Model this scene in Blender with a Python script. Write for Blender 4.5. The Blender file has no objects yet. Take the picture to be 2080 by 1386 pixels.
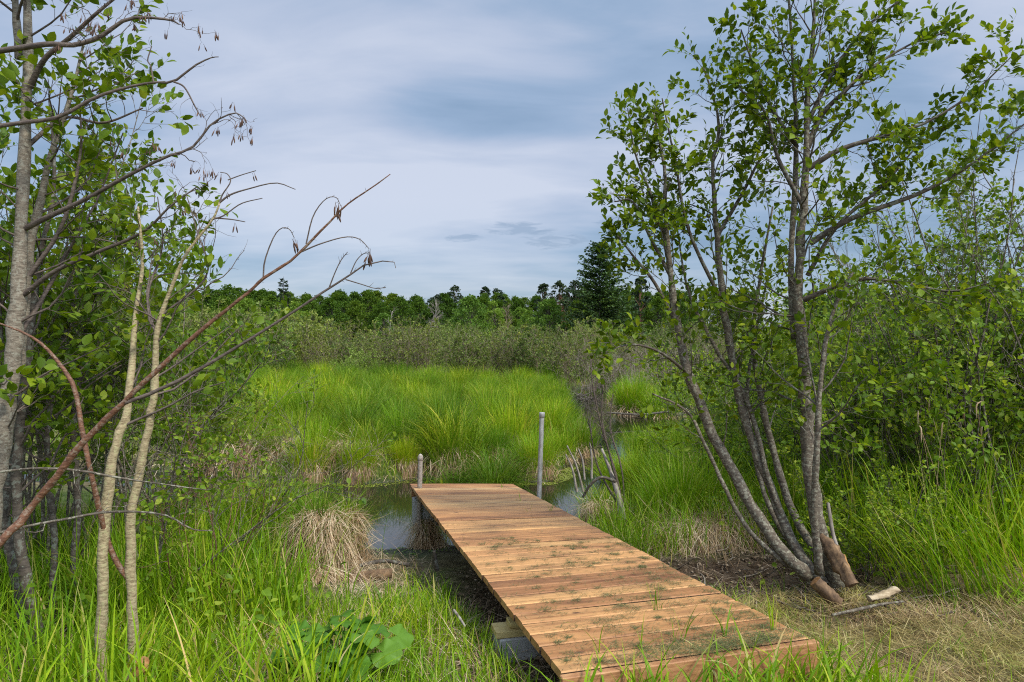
import bpy, math, random
import numpy as np
from mathutils import Vector

SEED = 7
rng = np.random.default_rng(SEED)
scene = bpy.context.scene
COL = scene.collection
R = math.radians

# ------------------------------------------------------------------ camera
CAM_H = 1.58
F = 24.0 / 36.0 * 2080.0


def at(px, py, Y):
    """world point that lies at distance Y along the view and shows at photo pixel (px, py)"""
    return np.array([(px - 1040.0) / F * Y, Y, CAM_H - (py - 693.0) / F * Y])


cam_data = bpy.data.cameras.new('camera')
cam = bpy.data.objects.new('camera', cam_data)
COL.objects.link(cam)
cam.location = (0, 0, CAM_H)
cam.rotation_euler = (R(90), 0, 0)
cam_data.lens = 24.0
cam_data.sensor_width = 36.0
cam_data.clip_start = 0.05
cam_data.clip_end = 4000
scene.camera = cam


# ------------------------------------------------------------------ numpy helpers
def nrm(a):
    return a / np.maximum(np.linalg.norm(a, axis=-1, keepdims=True), 1e-9)


def hash2(i, j, s=0):
    h = (i.astype(np.int64) * 374761393 + j.astype(np.int64) * 668265263 + s * 974634777) & 0x7fffffff
    h = ((h ^ (h >> 13)) * 1274126177) & 0x7fffffff
    return ((h ^ (h >> 16)) & 0xffff) / 65535.0


def vnoise(x, y, s=0):
    xi, yi = np.floor(x), np.floor(y)
    fx, fy = x - xi, y - yi
    fx, fy = fx * fx * (3 - 2 * fx), fy * fy * (3 - 2 * fy)
    a, b = hash2(xi, yi, s), hash2(xi + 1, yi, s)
    c, d = hash2(xi, yi + 1, s), hash2(xi + 1, yi + 1, s)
    return (a * (1 - fx) + b * fx) * (1 - fy) + (c * (1 - fx) + d * fx) * fy


def sstep(a, b, x):
    t = np.clip((x - a) / (b - a), 0, 1)
    return t * t * (3 - 2 * t)


class MB:
    """collects quads and triangles and links them as ONE mesh object"""

    def __init__(self):
        self.V, self.Q, self.T, self.UQ, self.n = [], [], [], [], 0
        self.uv = False

    def add(self, V, Q=None, T=None):
        V = np.asarray(V, float).reshape(-1, 3)
        if Q is not None and len(Q):
            self.Q.append(np.asarray(Q, np.int64) + self.n)
        if T is not None and len(T):
            self.T.append(np.asarray(T, np.int64) + self.n)
        self.V.append(V)
        self.n += len(V)

    def arrays(self):
        V = np.concatenate(self.V) if self.V else np.zeros((0, 3))
        Q = np.concatenate(self.Q) if self.Q else np.zeros((0, 4), np.int64)
        T = np.concatenate(self.T) if self.T else np.zeros((0, 3), np.int64)
        return V, Q, T

    def mesh(self, name, mat, origin=(0, 0, 0), smooth=True):
        V, Q, T = self.arrays()
        V = V - np.asarray(origin, float)
        me = bpy.data.meshes.new(name)
        me.vertices.add(len(V))
        me.vertices.foreach_set('co', V.astype(np.float32).ravel())
        nl = len(Q) * 4 + len(T) * 3
        me.loops.add(nl)
        me.loops.foreach_set('vertex_index', np.concatenate([Q.ravel(), T.ravel()]).astype(np.int32))
        me.polygons.add(len(Q) + len(T))
        ls = np.concatenate([np.arange(len(Q)) * 4, len(Q) * 4 + np.arange(len(T)) * 3]).astype(np.int32)
        me.polygons.foreach_set('loop_start', ls)
        me.polygons.foreach_set('use_smooth', np.full(len(ls), bool(smooth)))
        me.update(calc_edges=True)
        me.materials.append(mat)
        return me

    def build(self, name, mat, parent=None, origin=None, smooth=True):
        if origin is None:
            origin = tuple(parent.location) if parent is not None and parent.parent is None else (0, 0, 0)
            if parent is not None and parent.parent is not None:
                origin = tuple(parent.parent.location)
        me = self.mesh(name, mat, origin, smooth)
        o = bpy.data.objects.new(name, me)
        COL.objects.link(o)
        if parent is not None:
            o.parent = parent
        else:
            o.location = origin
        return o


def tag(o, label=None, cat=None, group=None, kind=None):
    if label:
        o['label'] = label
    if cat:
        o['category'] = cat
    if group:
        o['group'] = group
    if kind:
        o['kind'] = kind
    return o


def thing(name, label, cat, loc, group=None):
    o = bpy.data.objects.new(name, None)
    o.empty_display_size = 0.1
    COL.objects.link(o)
    o.location = tuple(float(c) for c in loc)
    return tag(o, label, cat, group)


def copy_tree(o, parent=None):
    c = o.copy()
    COL.objects.link(c)
    c.parent = parent
    for ch in [k for k in o.children]:
        copy_tree(ch, c)
    return c


def catmull(P, n):
    P = np.asarray(P, float)
    P = np.vstack([2 * P[0] - P[1], P, 2 * P[-1] - P[-2]])
    m = len(P) - 3
    t = np.linspace(0, m - 1e-6, n)
    i = t.astype(int)
    f = (t - i)[:, None]
    a, b, c, d = P[i], P[i + 1], P[i + 2], P[i + 3]
    return 0.5 * ((2 * b) + (-a + c) * f + (2 * a - 5 * b + 4 * c - d) * f * f + (-a + 3 * b - 3 * c + d) * f ** 3)


def tubes(mb, lines, sides=5, cap=False):
    """lines: list of (points (k,3), radii (k,)) -> round tapered tubes"""
    groups = {}
    for P, r in lines:
        groups.setdefault(len(P), []).append((P, r))
    for k, L in groups.items():
        P = np.array([l[0] for l in L], float)
        r = np.array([l[1] for l in L], float)
        n = len(P)
        T = nrm(np.gradient(P, axis=1))
        avg = nrm(P[:, -1] - P[:, 0] + 1e-6)
        ref = np.where(np.abs(avg[:, 2:3]) < 0.8, np.array([[0, 0, 1.0]]), np.array([[1.0, 0, 0]]))
        N1 = nrm(np.cross(T, ref[:, None, :]))
        N2 = np.cross(T, N1)
        a = np.arange(sides) / sides * 2 * np.pi
        V = P[:, :, None, :] + r[:, :, None, None] * (
            np.cos(a)[None, None, :, None] * N1[:, :, None, :] + np.sin(a)[None, None, :, None] * N2[:, :, None, :])
        base = (np.arange(n) * k * sides)[:, None, None]
        ii = (np.arange(k - 1) * sides)[None, :, None]
        s = np.arange(sides)[None, None, :]
        s2 = (s + 1) % sides
        Q = np.stack([base + ii + s, base + ii + s2, base + ii + sides + s2, base + ii + sides + s], -1).reshape(-1, 4)
        V = V.reshape(-1, 3)
        Tr = []
        if cap:
            C0 = P[:, 0] - T[:, 0] * 0.0
            C1 = P[:, -1]
            nv = len(V)
            V = np.vstack([V, C0, C1])
            for q in range(n):
                for j in range(sides):
                    b0 = q * k * sides
                    Tr.append((nv + q, b0 + (j + 1) % sides, b0 + j))
                    b1 = b0 + (k - 1) * sides
                    Tr.append((nv + n + q, b1 + j, b1 + (j + 1) % sides))
        mb.add(V, Q, Tr)


def box(mb, c, ax, ay, az):
    """box from centre and three half-axis vectors"""
    c, ax, ay, az = (np.asarray(v, float) for v in (c, ax, ay, az))
    V = [c + sx * ax + sy * ay + sz * az for sz in (-1, 1) for sy in (-1, 1) for sx in (-1, 1)]
    Q = [(0, 2, 3, 1), (4, 5, 7, 6), (0, 1, 5, 4), (2, 6, 7, 3), (0, 4, 6, 2), (1, 3, 7, 5)]
    mb.add(V, Q)


def bevel_box(mb, c, ax, ay, az, b):
    """box with chamfered long edges and ends (b in metres)"""
    c, ax, ay, az = (np.asarray(v, float) for v in (c, ax, ay, az))
    la, lb, lc = (np.linalg.norm(v) for v in (ax, ay, az))
    V, idx = [], {}
    for sx in (-1, 1):
        for sy in (-1, 1):
            for sz in (-1, 1):
                for w in range(3):
                    f = [1 - b / la, 1 - b / lb, 1 - b / lc]
                    f[w] = 1
                    idx[(sx, sy, sz, w)] = len(V)
                    V.append(c + sx * f[0] * ax + sy * f[1] * ay + sz * f[2] * az)
    Q, T = [], []
    S = (-1, 1)
    for s in S:
        q = [idx[(s, -1, -1, 0)], idx[(s, 1, -1, 0)], idx[(s, 1, 1, 0)], idx[(s, -1, 1, 0)]]
        Q.append(q if s > 0 else q[::-1])
        q = [idx[(-1, s, -1, 1)], idx[(-1, s, 1, 1)], idx[(1, s, 1, 1)], idx[(1, s, -1, 1)]]
        Q.append(q if s > 0 else q[::-1])
        q = [idx[(-1, -1, s, 2)], idx[(1, -1, s, 2)], idx[(1, 1, s, 2)], idx[(-1, 1, s, 2)]]
        Q.append(q if s > 0 else q[::-1])
    for s in S:
        for t in S:
            Q.append([idx[(-1, s, t, 1)], idx[(1, s, t, 1)], idx[(1, s, t, 2)], idx[(-1, s, t, 2)]])
            Q.append([idx[(s, -1, t, 0)], idx[(s, 1, t, 0)], idx[(s, 1, t, 2)], idx[(s, -1, t, 2)]])
            Q.append([idx[(s, t, -1, 0)], idx[(s, t, 1, 0)], idx[(s, t, 1, 1)], idx[(s, t, -1, 1)]])
            for u in S:
                T.append([idx[(s, t, u, 0)], idx[(s, t, u, 1)], idx[(s, t, u, 2)]])
    mb.add(V, Q, T)


def blades(mb, P, L, W, az=None, lean=0.25, bend=0.8, nseg=4, r=None, leanvar=0.25, bendvar=0.4, pw=1.4):
    """grass blades: ribbons that lean, arch and taper. P roots (n,3), L lengths, W widths"""
    r = r or rng
    n = len(P)
    if n == 0:
        return
    L = np.broadcast_to(L, (n,)).astype(float)
    W = np.broadcast_to(W, (n,)).astype(float)
    if az is None:
        az = r.uniform(0, 2 * np.pi, n)
    a0 = np.abs(lean + leanvar * r.standard_normal(n))
    b = np.maximum(bend + bendvar * r.standard_normal(n), -0.1)
    tw = az + np.pi / 2 + r.normal(0, 0.5, n)
    t = np.linspace(0, 1, nseg + 1)
    ang = a0[:, None] + b[:, None] * t[None, :] ** pw
    ds = L[:, None] / nseg
    am = 0.5 * (ang[:, 1:] + ang[:, :-1])
    hx = np.concatenate([np.zeros((n, 1)), np.cumsum(np.sin(am) * ds, 1)], 1)
    hz = np.concatenate([np.zeros((n, 1)), np.cumsum(np.cos(am) * ds, 1)], 1)
    C = P[:, None, :] + np.stack([hx * np.cos(az)[:, None], hx * np.sin(az)[:, None], hz], -1)
    wp = np.minimum(0.55 + 1.4 * t, 1.0) * (1 - t ** 2.2) + 0.03
    side = np.stack([np.cos(tw), np.sin(tw), 0.15 * r.standard_normal(n)], -1)
    off = side[:, None, :] * (0.5 * W[:, None] * wp[None, :])[:, :, None]
    V = np.stack([C - off, C + off], 2).reshape(-1, 3)
    k = 2 * (nseg + 1)
    base = (np.arange(n) * k)[:, None]
    j = (np.arange(nseg) * 2)[None, :]
    Q = np.stack([base + j, base + j + 1, base + j + 3, base + j + 2], -1).reshape(-1, 4)
    mb.add(V, Q)


LEAF_V = np.array([  # x along, y across, z up; a folded ovate leaf
    [0, 0, 0], [.28, 0, -.03], [.6, 0, -.02], [.85, 0, -.03], [1, 0, -.09],
    [.16, .19, .02], [.44, .31, .07], [.74, .21, .03],
    [.16, -.19, .02], [.44, -.31, .07], [.74, -.21, .03]], float)
LEAF_Q = np.array([[1, 2, 6, 5], [2, 3, 7, 6], [2, 1, 8, 9], [3, 2, 9, 10]])
LEAF_T = np.array([[0, 1, 5], [3, 4, 7], [1, 0, 8], [4, 3, 10]])
DIA_V = np.array([[0, 0, 0], [.5, .36, .06], [1, 0, -.04], [.5, -.36, .06]], float)
DIA_T = np.array([[0, 2, 1], [0, 3, 2]])


def leaves(mb, P, D, size, up=None, simple=False, r=None, tilt=0.5):
    """leaves at P pointing along D, facing roughly upwards"""
    r = r or rng
    n = len(P)
    if n == 0:
        return
    P = np.asarray(P, float)
    D = nrm(np.asarray(D, float))
    U = np.array([0, 0, 1.0]) + tilt * r.standard_normal((n, 3)) if up is None else up
    Y = nrm(np.cross(U, D))
    Z = np.cross(D, Y)
    size = np.broadcast_to(size, (n,))
    Tm = DIA_V if simple else LEAF_V
    wv = r.uniform(0.85, 1.15, (n, 1, 1))
    V = (Tm[None, :, 0:1] * D[:, None] + Tm[None, :, 1:2] * wv * Y[:, None] + Tm[None, :, 2:3] * Z[:, None]) * size[:, None, None] + P[:, None]
    k = len(Tm)
    b = (np.arange(n) * k)[:, None, None]
    if simple:
        mb.add(V.reshape(-1, 3), None, (b + DIA_T[None]).reshape(-1, 3))
    else:
        mb.add(V.reshape(-1, 3), (b + LEAF_Q[None]).reshape(-1, 4), (b + LEAF_T[None]).reshape(-1, 3))


# ------------------------------------------------------------------ materials
def new_mat(name):
    m = bpy.data.materials.new(name)
    m.use_nodes = True
    nt = m.node_tree
    nt.nodes.clear()
    out = nt.nodes.new('ShaderNodeOutputMaterial')
    return m, nt, out


def N(nt, t, **kw):
    n = nt.nodes.new(t)
    for k, v in kw.items():
        if k in n.inputs:
            n.inputs[k].default_value = v
        else:
            setattr(n, k, v)
    return n


def ramp(nt, fac, stops, interp='LINEAR'):
    n = nt.nodes.new('ShaderNodeValToRGB')
    n.color_ramp.interpolation = interp
    e = n.color_ramp.elements
    while len(e) < len(stops):
        e.new(0.5)
    for i, (p, c) in enumerate(stops):
        e[i].position = p
        e[i].color = (c[0], c[1], c[2], 1) if not isinstance(c, (int, float)) else (c, c, c, 1)
    nt.links.new(fac, n.inputs['Fac'])
    return n.outputs['Color']


def mixc(nt, fac, a, b, mode='MIX'):
    n = nt.nodes.new('ShaderNodeMix')
    n.data_type = 'RGBA'
    n.blend_type = mode
    for sock, v in ((n.inputs['Factor'], fac), (n.inputs['A'], a), (n.inputs['B'], b)):
        if sock.name == 'Factor':
            pass
        if hasattr(v, 'is_linked') or hasattr(v, 'links'):
            nt.links.new(v, sock)
        else:
            sock.default_value = v if isinstance(v, (int, float)) else (v[0], v[1], v[2], 1)
    return n


def mix_rgb(nt, fac, a, b, mode='MIX'):
    n = nt.nodes.new('ShaderNodeMix')
    n.data_type = 'RGBA'
    n.blend_type = mode
    fi, ai, bi, oi = n.inputs[0], n.inputs[6], n.inputs[7], n.outputs[2]
    for sock, v in ((fi, fac), (ai, a), (bi, b)):
        if isinstance(v, bpy.types.NodeSocket):
            nt.links.new(v, sock)
        elif isinstance(v, (int, float)):
            sock.default_value = v if sock is fi else (v, v, v, 1)
        else:
            sock.default_value = (v[0], v[1], v[2], 1)
    return oi


def leaf_mat(name, stops, transl=0.4, rough=0.45, spec=0.35, patch=None, pscale=0.6, plant=0.0):
    """random tone per leaf or blade, light passing through; patch = second tone in broad drifts"""
    m, nt, out = new_mat(name)
    g = N(nt, 'ShaderNodeNewGeometry')
    c = ramp(nt, g.outputs['Random Per Island'], stops)
    if patch:
        tc = N(nt, 'ShaderNodeTexCoord')
        nz = N(nt, 'ShaderNodeTexNoise', Scale=pscale, Detail=2.0)
        nt.links.new(g.outputs['Position'], nz.inputs['Vector'])
        f = ramp(nt, nz.outputs['Fac'], [(.4, 0.0), (.62, 1.0)])
        c = mix_rgb(nt, f, c, mix_rgb(nt, 1.0, c, patch, 'MULTIPLY'))
    if plant:
        oi = N(nt, 'ShaderNodeObjectInfo')
        pv = ramp(nt, oi.outputs['Random'], [(0, (.58, .66, .75)), (.35, (.85, .9, .9)), (.7, (1.12, 1.05, .95)), (1, (1.45, 1.22, 1.0))])
        c = mix_rgb(nt, plant, c, mix_rgb(nt, 1.0, c, pv, 'MULTIPLY'))
    p = N(nt, 'ShaderNodeBsdfPrincipled', Roughness=rough)
    p.inputs['Specular IOR Level'].default_value = spec
    nt.links.new(c, p.inputs['Base Color'])
    tr = N(nt, 'ShaderNodeBsdfTranslucent')
    c2 = mix_rgb(nt, 1.0, c, (1.25, 1.2, 0.6), 'MULTIPLY')
    nt.links.new(c2, tr.inputs['Color'])
    mx = N(nt, 'ShaderNodeMixShader')
    mx.inputs[0].default_value = transl
    nt.links.new(p.outputs[0], mx.inputs[1])
    nt.links.new(tr.outputs[0], mx.inputs[2])
    nt.links.new(mx.outputs[0], out.inputs['Surface'])
    return m


def bark_mat(name, dark, light, lichen=None, scale=1.0, rough=0.8, bands=True):
    m, nt, out = new_mat(name)
    g = N(nt, 'ShaderNodeNewGeometry')
    mp = N(nt, 'ShaderNodeMapping')
    mp.inputs['Scale'].default_value = (14 * scale, 14 * scale, 45 * scale if bands else 8 * scale)
    nt.links.new(g.outputs['Position'], mp.inputs['Vector'])
    n1 = N(nt, 'ShaderNodeTexNoise', Scale=1.0, Detail=4.0, Roughness=0.65)
    nt.links.new(mp.outputs[0], n1.inputs['Vector'])
    c = ramp(nt, n1.outputs['Fac'], [(.32, dark), (.5, [0.5 * (a + b) for a, b in zip(dark, light)]), (.66, light)])
    n2 = N(nt, 'ShaderNodeTexNoise', Scale=24.0 * scale, Detail=3.0, Roughness=0.7)
    nt.links.new(g.outputs['Position'], n2.inputs['Vector'])
    if lichen:
        f = ramp(nt, n2.outputs['Fac'], [(.52, 0.0), (.6, 0.85)])
        c = mix_rgb(nt, f, c, lichen)
    p = N(nt, 'ShaderNodeBsdfPrincipled', Roughness=rough)
    p.inputs['Specular IOR Level'].default_value = 0.25
    nt.links.new(c, p.inputs['Base Color'])
    b = N(nt, 'ShaderNodeBump', Strength=0.6, Distance=0.006)
    nt.links.new(n1.outputs['Fac'], b.inputs['Height'])
    nt.links.new(b.outputs[0], p.inputs['Normal'])
    nt.links.new(p.outputs[0], out.inputs['Surface'])
    return m


def plain_mat(name, stops, scale=20.0, rough=0.8, metal=0.0, bump=0.3, spec=0.3, detail=5.0, dist=0.003, stretch=(1, 1, 1)):
    m, nt, out = new_mat(name)
    g = N(nt, 'ShaderNodeNewGeometry')
    mp = N(nt, 'ShaderNodeMapping')
    mp.inputs['Scale'].default_value = stretch
    nt.links.new(g.outputs['Position'], mp.inputs['Vector'])
    n1 = N(nt, 'ShaderNodeTexNoise', Scale=scale, Detail=detail, Roughness=0.65)
    nt.links.new(mp.outputs[0], n1.inputs['Vector'])
    c = ramp(nt, n1.outputs['Fac'], stops)
    p = N(nt, 'ShaderNodeBsdfPrincipled', Roughness=rough, Metallic=metal)
    p.inputs['Specular IOR Level'].default_value = spec
    nt.links.new(c, p.inputs['Base Color'])
    b = N(nt, 'ShaderNodeBump', Strength=bump, Distance=dist)
    nt.links.new(n1.outputs['Fac'], b.inputs['Height'])
    nt.links.new(b.outputs[0], p.inputs['Normal'])
    nt.links.new(p.outputs[0], out.inputs['Surface'])
    return m


def island_mat(name, stops, rough=0.8, spec=0.2):
    m, nt, out = new_mat(name)
    g = N(nt, 'ShaderNodeNewGeometry')
    c = ramp(nt, g.outputs['Random Per Island'], stops)
    p = N(nt, 'ShaderNodeBsdfPrincipled', Roughness=rough)
    p.inputs['Specular IOR Level'].default_value = spec
    nt.links.new(c, p.inputs['Base Color'])
    nt.links.new(p.outputs[0], out.inputs['Surface'])
    return m


M = {}
M['grass_bright'] = leaf_mat('grass_bright', [(0, (.08, .19, .004)), (.5, (.15, .29, .006)), (.85, (.24, .37, .012)), (.93, (.33, .37, .05)), (1, (.52, .42, .22))], .34, 0.53, 0.17, (1.3, 1.1, .9), .9)
M['grass_sedge'] = leaf_mat('grass_sedge', [(0, (.06, .15, .005)), (.5, (.115, .23, .008)), (.85, (.19, .30, .018)), (1, (.32, .32, .08))], .34, 0.53, 0.17, (1.35, 1.12, .85), .9, plant=1.0)
M['grass_marsh'] = leaf_mat('grass_marsh', [(0, (.08, .20, .005)), (.5, (.145, .295, .008)), (.85, (.225, .365, .016)), (1, (.42, .38, .12))], .34, 0.58, 0.15, (1.4, 1.12, .9), .35, plant=1.0)
M['grass_dry'] = leaf_mat('grass_dry', [(0, (.28, .17, .09)), (.4, (.50, .36, .215)), (.75, (.64, .50, .335)), (1, (.76, .64, .46))], .22, 0.60, 0.10, (.75, .68, .6), 2.0)
M['grass_mown'] = leaf_mat('grass_mown', [(0, (.11, .068, .032)), (.3, (.25, .165, .075)), (.62, (.40, .285, .13)), (.8, (.22, .24, .06)), (.84, (.46, .34, .165)), (1, (.60, .47, .27))], .25, 0.60, 0.10, (.9, 1.05, .7), 1.6)
M['clippings'] = island_mat('clippings', [(0, (.045, .06, .018)), (.5, (.085, .105, .03)), (.8, (.15, .14, .05)), (1, (.26, .2, .10))])
M['leaf_alder'] = leaf_mat('leaf_alder', [(0, (.06, .11, .005)), (.5, (.108, .175, .007)), (.85, (.175, .245, .01)), (1, (.27, .32, .02))], .38, 0.48, 0.20)
M['leaf_light'] = leaf_mat('leaf_light', [(0, (.095, .18, .012)), (.5, (.16, .26, .016)), (.85, (.24, .33, .022)), (1, (.34, .39, .04))], .42, 0.48, 0.20, plant=0.5)
M['leaf_thicket'] = leaf_mat('leaf_thicket', [(0, (.075, .15, .010)), (.5, (.13, .215, .013)), (.85, (.20, .285, .02)), (1, (.30, .35, .04))], .40, 0.48, 0.20, plant=0.5)
M['leaf_willow'] = leaf_mat('leaf_willow', [(0, (.10, .16, .03)), (.5, (.16, .23, .045)), (1, (.27, .32, .10))], .4, 0.58, 0.15, plant=0.8)
M['leaf_yellow'] = leaf_mat('leaf_yellow', [(0, (.14, .22, .03)), (.5, (.22, .31, .05)), (1, (.34, .40, .11))], .4, 0.58, 0.15, plant=0.4)
M['leaf_olive'] = leaf_mat('leaf_olive', [(0, (.08, .12, .022)), (.5, (.135, .185, .034)), (1, (.22, .26, .06))], .35, 0.58, 0.15, plant=0.8)
M['leaf_forest'] = leaf_mat('leaf_forest', [(0, (.036, .08, .007)), (.5, (.062, .122, .010)), (1, (.12, .19, .018))], .35, 0.58, 0.15, plant=0.8)
M['leaf_forest_light'] = leaf_mat('leaf_forest_light', [(0, (.08, .16, .02)), (.5, (.125, .225, .03)), (1, (.20, .30, .05))], .35, 0.58, 0.15, plant=0.6)
M['needle_dark'] = leaf_mat('needle_dark', [(0, (.028, .06, .016)), (.5, (.05, .098, .024)), (1, (.09, .15, .036))], .2, .55, .3)
M['needle_pine'] = leaf_mat('needle_pine', [(0, (.02, .042, .018)), (.5, (.034, .06, .024)), (1, (.06, .085, .035))], .2, .55, .3, plant=0.6)
M['needle_rust'] = leaf_mat('needle_rust', [(0, (.10, .05, .03)), (1, (.2, .1, .06))], .2, .6, .2)
M['leaf_big'] = leaf_mat('leaf_big', [(0, (.07, .17, .014)), (.5, (.10, .22, .02)), (1, (.15, .28, .03))], .4, 0.46, 0.23)
M['bark_grey'] = bark_mat('bark_grey', (.05, .038, .027), (.155, .125, .088), (.25, .235, .17), 1.8)
M['bark_light'] = bark_mat('bark_light', (.09, .07, .05), (.27, .225, .165), (.27, .25, .19), 2.2)
M['bark_pale'] = bark_mat('bark_pale', (.13, .095, .045), (.42, .335, .19), (.33, .30, .15), 2.4)
M['bark_dark'] = bark_mat('bark_dark', (.035, .027, .02), (.12, .095, .07), (.17, .17, .13))
M['bark_red'] = bark_mat('bark_red', (.07, .03, .018), (.20, .095, .05), (.22, .16, .11), 2.5, .6)
M['bark_twig'] = bark_mat('bark_twig', (.055, .04, .032), (.15, .115, .09), None, 2.0, .7)
M['bark_moss'] = bark_mat('bark_moss', (.055, .05, .025), (.18, .165, .08), (.15, .17, .05), 1.0)
M['twig_bare'] = island_mat('twig_bare', [(0, (.17, .12, .105)), (.6, (.26, .20, .18)), (1, (.36, .30, .27))])
M['twig_far'] = island_mat('twig_far', [(0, (.10, .066, .043)), (.6, (.185, .135, .09)), (1, (.30, .25, .19))])
M['catkin'] = island_mat('catkin', [(0, (.035, .02, .015)), (.6, (.10, .055, .035)), (1, (.18, .10, .06))])
M['dead_wood'] = plain_mat('dead_wood', [(.3, (.10, .08, .06)), (.5, (.26, .22, .18)), (.7, (.42, .38, .33))], 22, .85, stretch=(1, 1, .25))
M['split_wood'] = plain_mat('split_wood', [(.3, (.16, .11, .06)), (.5, (.36, .27, .16)), (.7, (.55, .45, .3))], 40, .85, stretch=(.3, 1, 1), bump=.8, dist=.01)
M['cut_orange'] = plain_mat('cut_orange', [(.3, (.10, .04, .012)), (.5, (.22, .10, .03)), (.7, (.36, .19, .07))], 60, .8)
M['cut_wood'] = plain_mat('cut_wood', [(.3, (.20, .085, .025)), (.55, (.36, .19, .065)), (.7, (.5, .33, .16))], 30, .75)
M['rot_wood'] = plain_mat('rot_wood', [(.3, (.05, .03, .018)), (.5, (.14, .085, .045)), (.7, (.26, .16, .08))], 18, .85, bump=.6, dist=.01)
M['concrete'] = plain_mat('concrete', [(.3, (.27, .26, .23)), (.55, (.38, .37, .34)), (.75, (.46, .45, .42))], 26, .9, bump=.4)
M['galvanised'] = plain_mat('galvanised', [(.3, (.24, .22, .19)), (.5, (.38, .37, .34)), (.7, (.5, .49, .47))], 34, .55, .35, .15, stretch=(1, 1, .3))
M['rusted'] = plain_mat('rusted', [(.3, (.18, .13, .10)), (.5, (.32, .27, .22)), (.7, (.42, .38, .33))], 46, .8, .1, .3)
M['litter'] = island_mat('litter', [(0, (.07, .042, .025)), (.4, (.16, .105, .06)), (.8, (.29, .21, .135)), (1, (.42, .33, .23))])
M['brush'] = island_mat('brush', [(0, (.05, .035, .024)), (.5, (.13, .095, .065)), (1, (.30, .25, .19))])
M['moss_mud'] = leaf_mat('moss_mud', [(0, (.10, .16, .03)), (1, (.2, .28, .05))], .2)
M['algae'] = leaf_mat('algae', [(0, (.16, .20, .02)), (1, (.3, .33, .06))], .2)

# wet decking: warm treated boards, each with its own tone, grain along the board
m, nt, out = new_mat('deck_wood')
uvn = N(nt, 'ShaderNodeUVMap', uv_map='UVMap')
g = N(nt, 'ShaderNodeNewGeometry')
tone = ramp(nt, g.outputs['Random Per Island'], [(0, (.27, .12, .043)), (.25, (.36, .17, .06)), (.6, (.42, .21, .076)), (.85, (.45, .245, .09)), (1, (.48, .285, .12))])
mp = N(nt, 'ShaderNodeMapping')
mp.inputs['Scale'].default_value = (1.6, 34, 1)
nt.links.new(uvn.outputs[0], mp.inputs['Vector'])
gn = N(nt, 'ShaderNodeTexNoise', Scale=1.0, Detail=5.0, Roughness=0.6, Distortion=0.6)
nt.links.new(mp.outputs[0], gn.inputs['Vector'])
gr = ramp(nt, gn.outputs['Fac'], [(.3, (.62, .52, .46)), (.5, (1, 1, 1)), (.72, (1.18, 1.16, 1.12))])
c = mix_rgb(nt, 1.0, tone, gr, 'MULTIPLY')
bn = N(nt, 'ShaderNodeTexNoise', Scale=2.2, Detail=3.0)
mp2 = N(nt, 'ShaderNodeMapping')
mp2.inputs['Scale'].default_value = (1, 3.5, 1)
nt.links.new(uvn.outputs[0], mp2.inputs['Vector'])
nt.links.new(mp2.outputs[0], bn.inputs['Vector'])
blot = ramp(nt, bn.outputs['Fac'], [(.30, (.55, .5, .5)), (.48, (1, 1, 1)), (.68, (1.2, 1.2, 1.16))])
c = mix_rgb(nt, 1.0, c, blot, 'MULTIPLY')
vk = N(nt, 'ShaderNodeTexVoronoi', Scale=2.6)
mp3 = N(nt, 'ShaderNodeMapping')
mp3.inputs['Scale'].default_value = (1, 2.2, 1)
nt.links.new(uvn.outputs[0], mp3.inputs['Vector'])
nt.links.new(mp3.outputs[0], vk.inputs['Vector'])
kf = ramp(nt, vk.outputs['Distance'], [(.035, 1.0), (.085, 0.0)])
c = mix_rgb(nt, kf, c, (.13, .055, .025))
p = N(nt, 'ShaderNodeBsdfPrincipled', Roughness=0.62)
p.inputs['Specular IOR Level'].default_value = 0.35
nt.links.new(c, p.inputs['Base Color'])
b = N(nt, 'ShaderNodeBump', Strength=0.35, Distance=0.002)
nt.links.new(gn.outputs['Fac'], b.inputs['Height'])
nt.links.new(b.outputs[0], p.inputs['Normal'])
nt.links.new(p.outputs[0], out.inputs['Surface'])
M['deck_wood'] = m
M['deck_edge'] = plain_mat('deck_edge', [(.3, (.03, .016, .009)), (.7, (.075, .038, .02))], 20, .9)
M['frame_wood'] = plain_mat('frame_wood', [(.3, (.19, .08, .033)), (.5, (.34, .16, .065)), (.7, (.44, .235, .10))], 9, .65, stretch=(1.5, 1.5, 8))
M['joist_wood'] = plain_mat('joist_wood', [(.3, (.26, .19, .10)), (.5, (.40, .31, .18)), (.7, (.5, .41, .25))], 9, .7, stretch=(1.5, 1.5, 8))
M['shim_wood'] = plain_mat('shim_wood', [(.3, (.34, .23, .08)), (.5, (.48, .36, .14)), (.7, (.56, .44, .2))], 12, .7, stretch=(1, 1, 5))

# water: dark peat pool, nearly still
m, nt, out = new_mat('water')
p = N(nt, 'ShaderNodeBsdfPrincipled', Roughness=0.03)
p.inputs['Base Color'].default_value = (.012, .013, .008, 1)
p.inputs['Specular IOR Level'].default_value = 0.9
p.inputs['IOR'].default_value = 1.45
g = N(nt, 'ShaderNodeNewGeometry')
wn = N(nt, 'ShaderNodeTexNoise', Scale=3.0, Detail=2.0)
nt.links.new(g.outputs['Position'], wn.inputs['Vector'])
b = N(nt, 'ShaderNodeBump', Strength=0.06, Distance=0.02)
nt.links.new(wn.outputs['Fac'], b.inputs['Height'])
nt.links.new(b.outputs[0], p.inputs['Normal'])
nt.links.new(p.outputs[0], out.inputs['Surface'])
M['water'] = m

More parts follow.
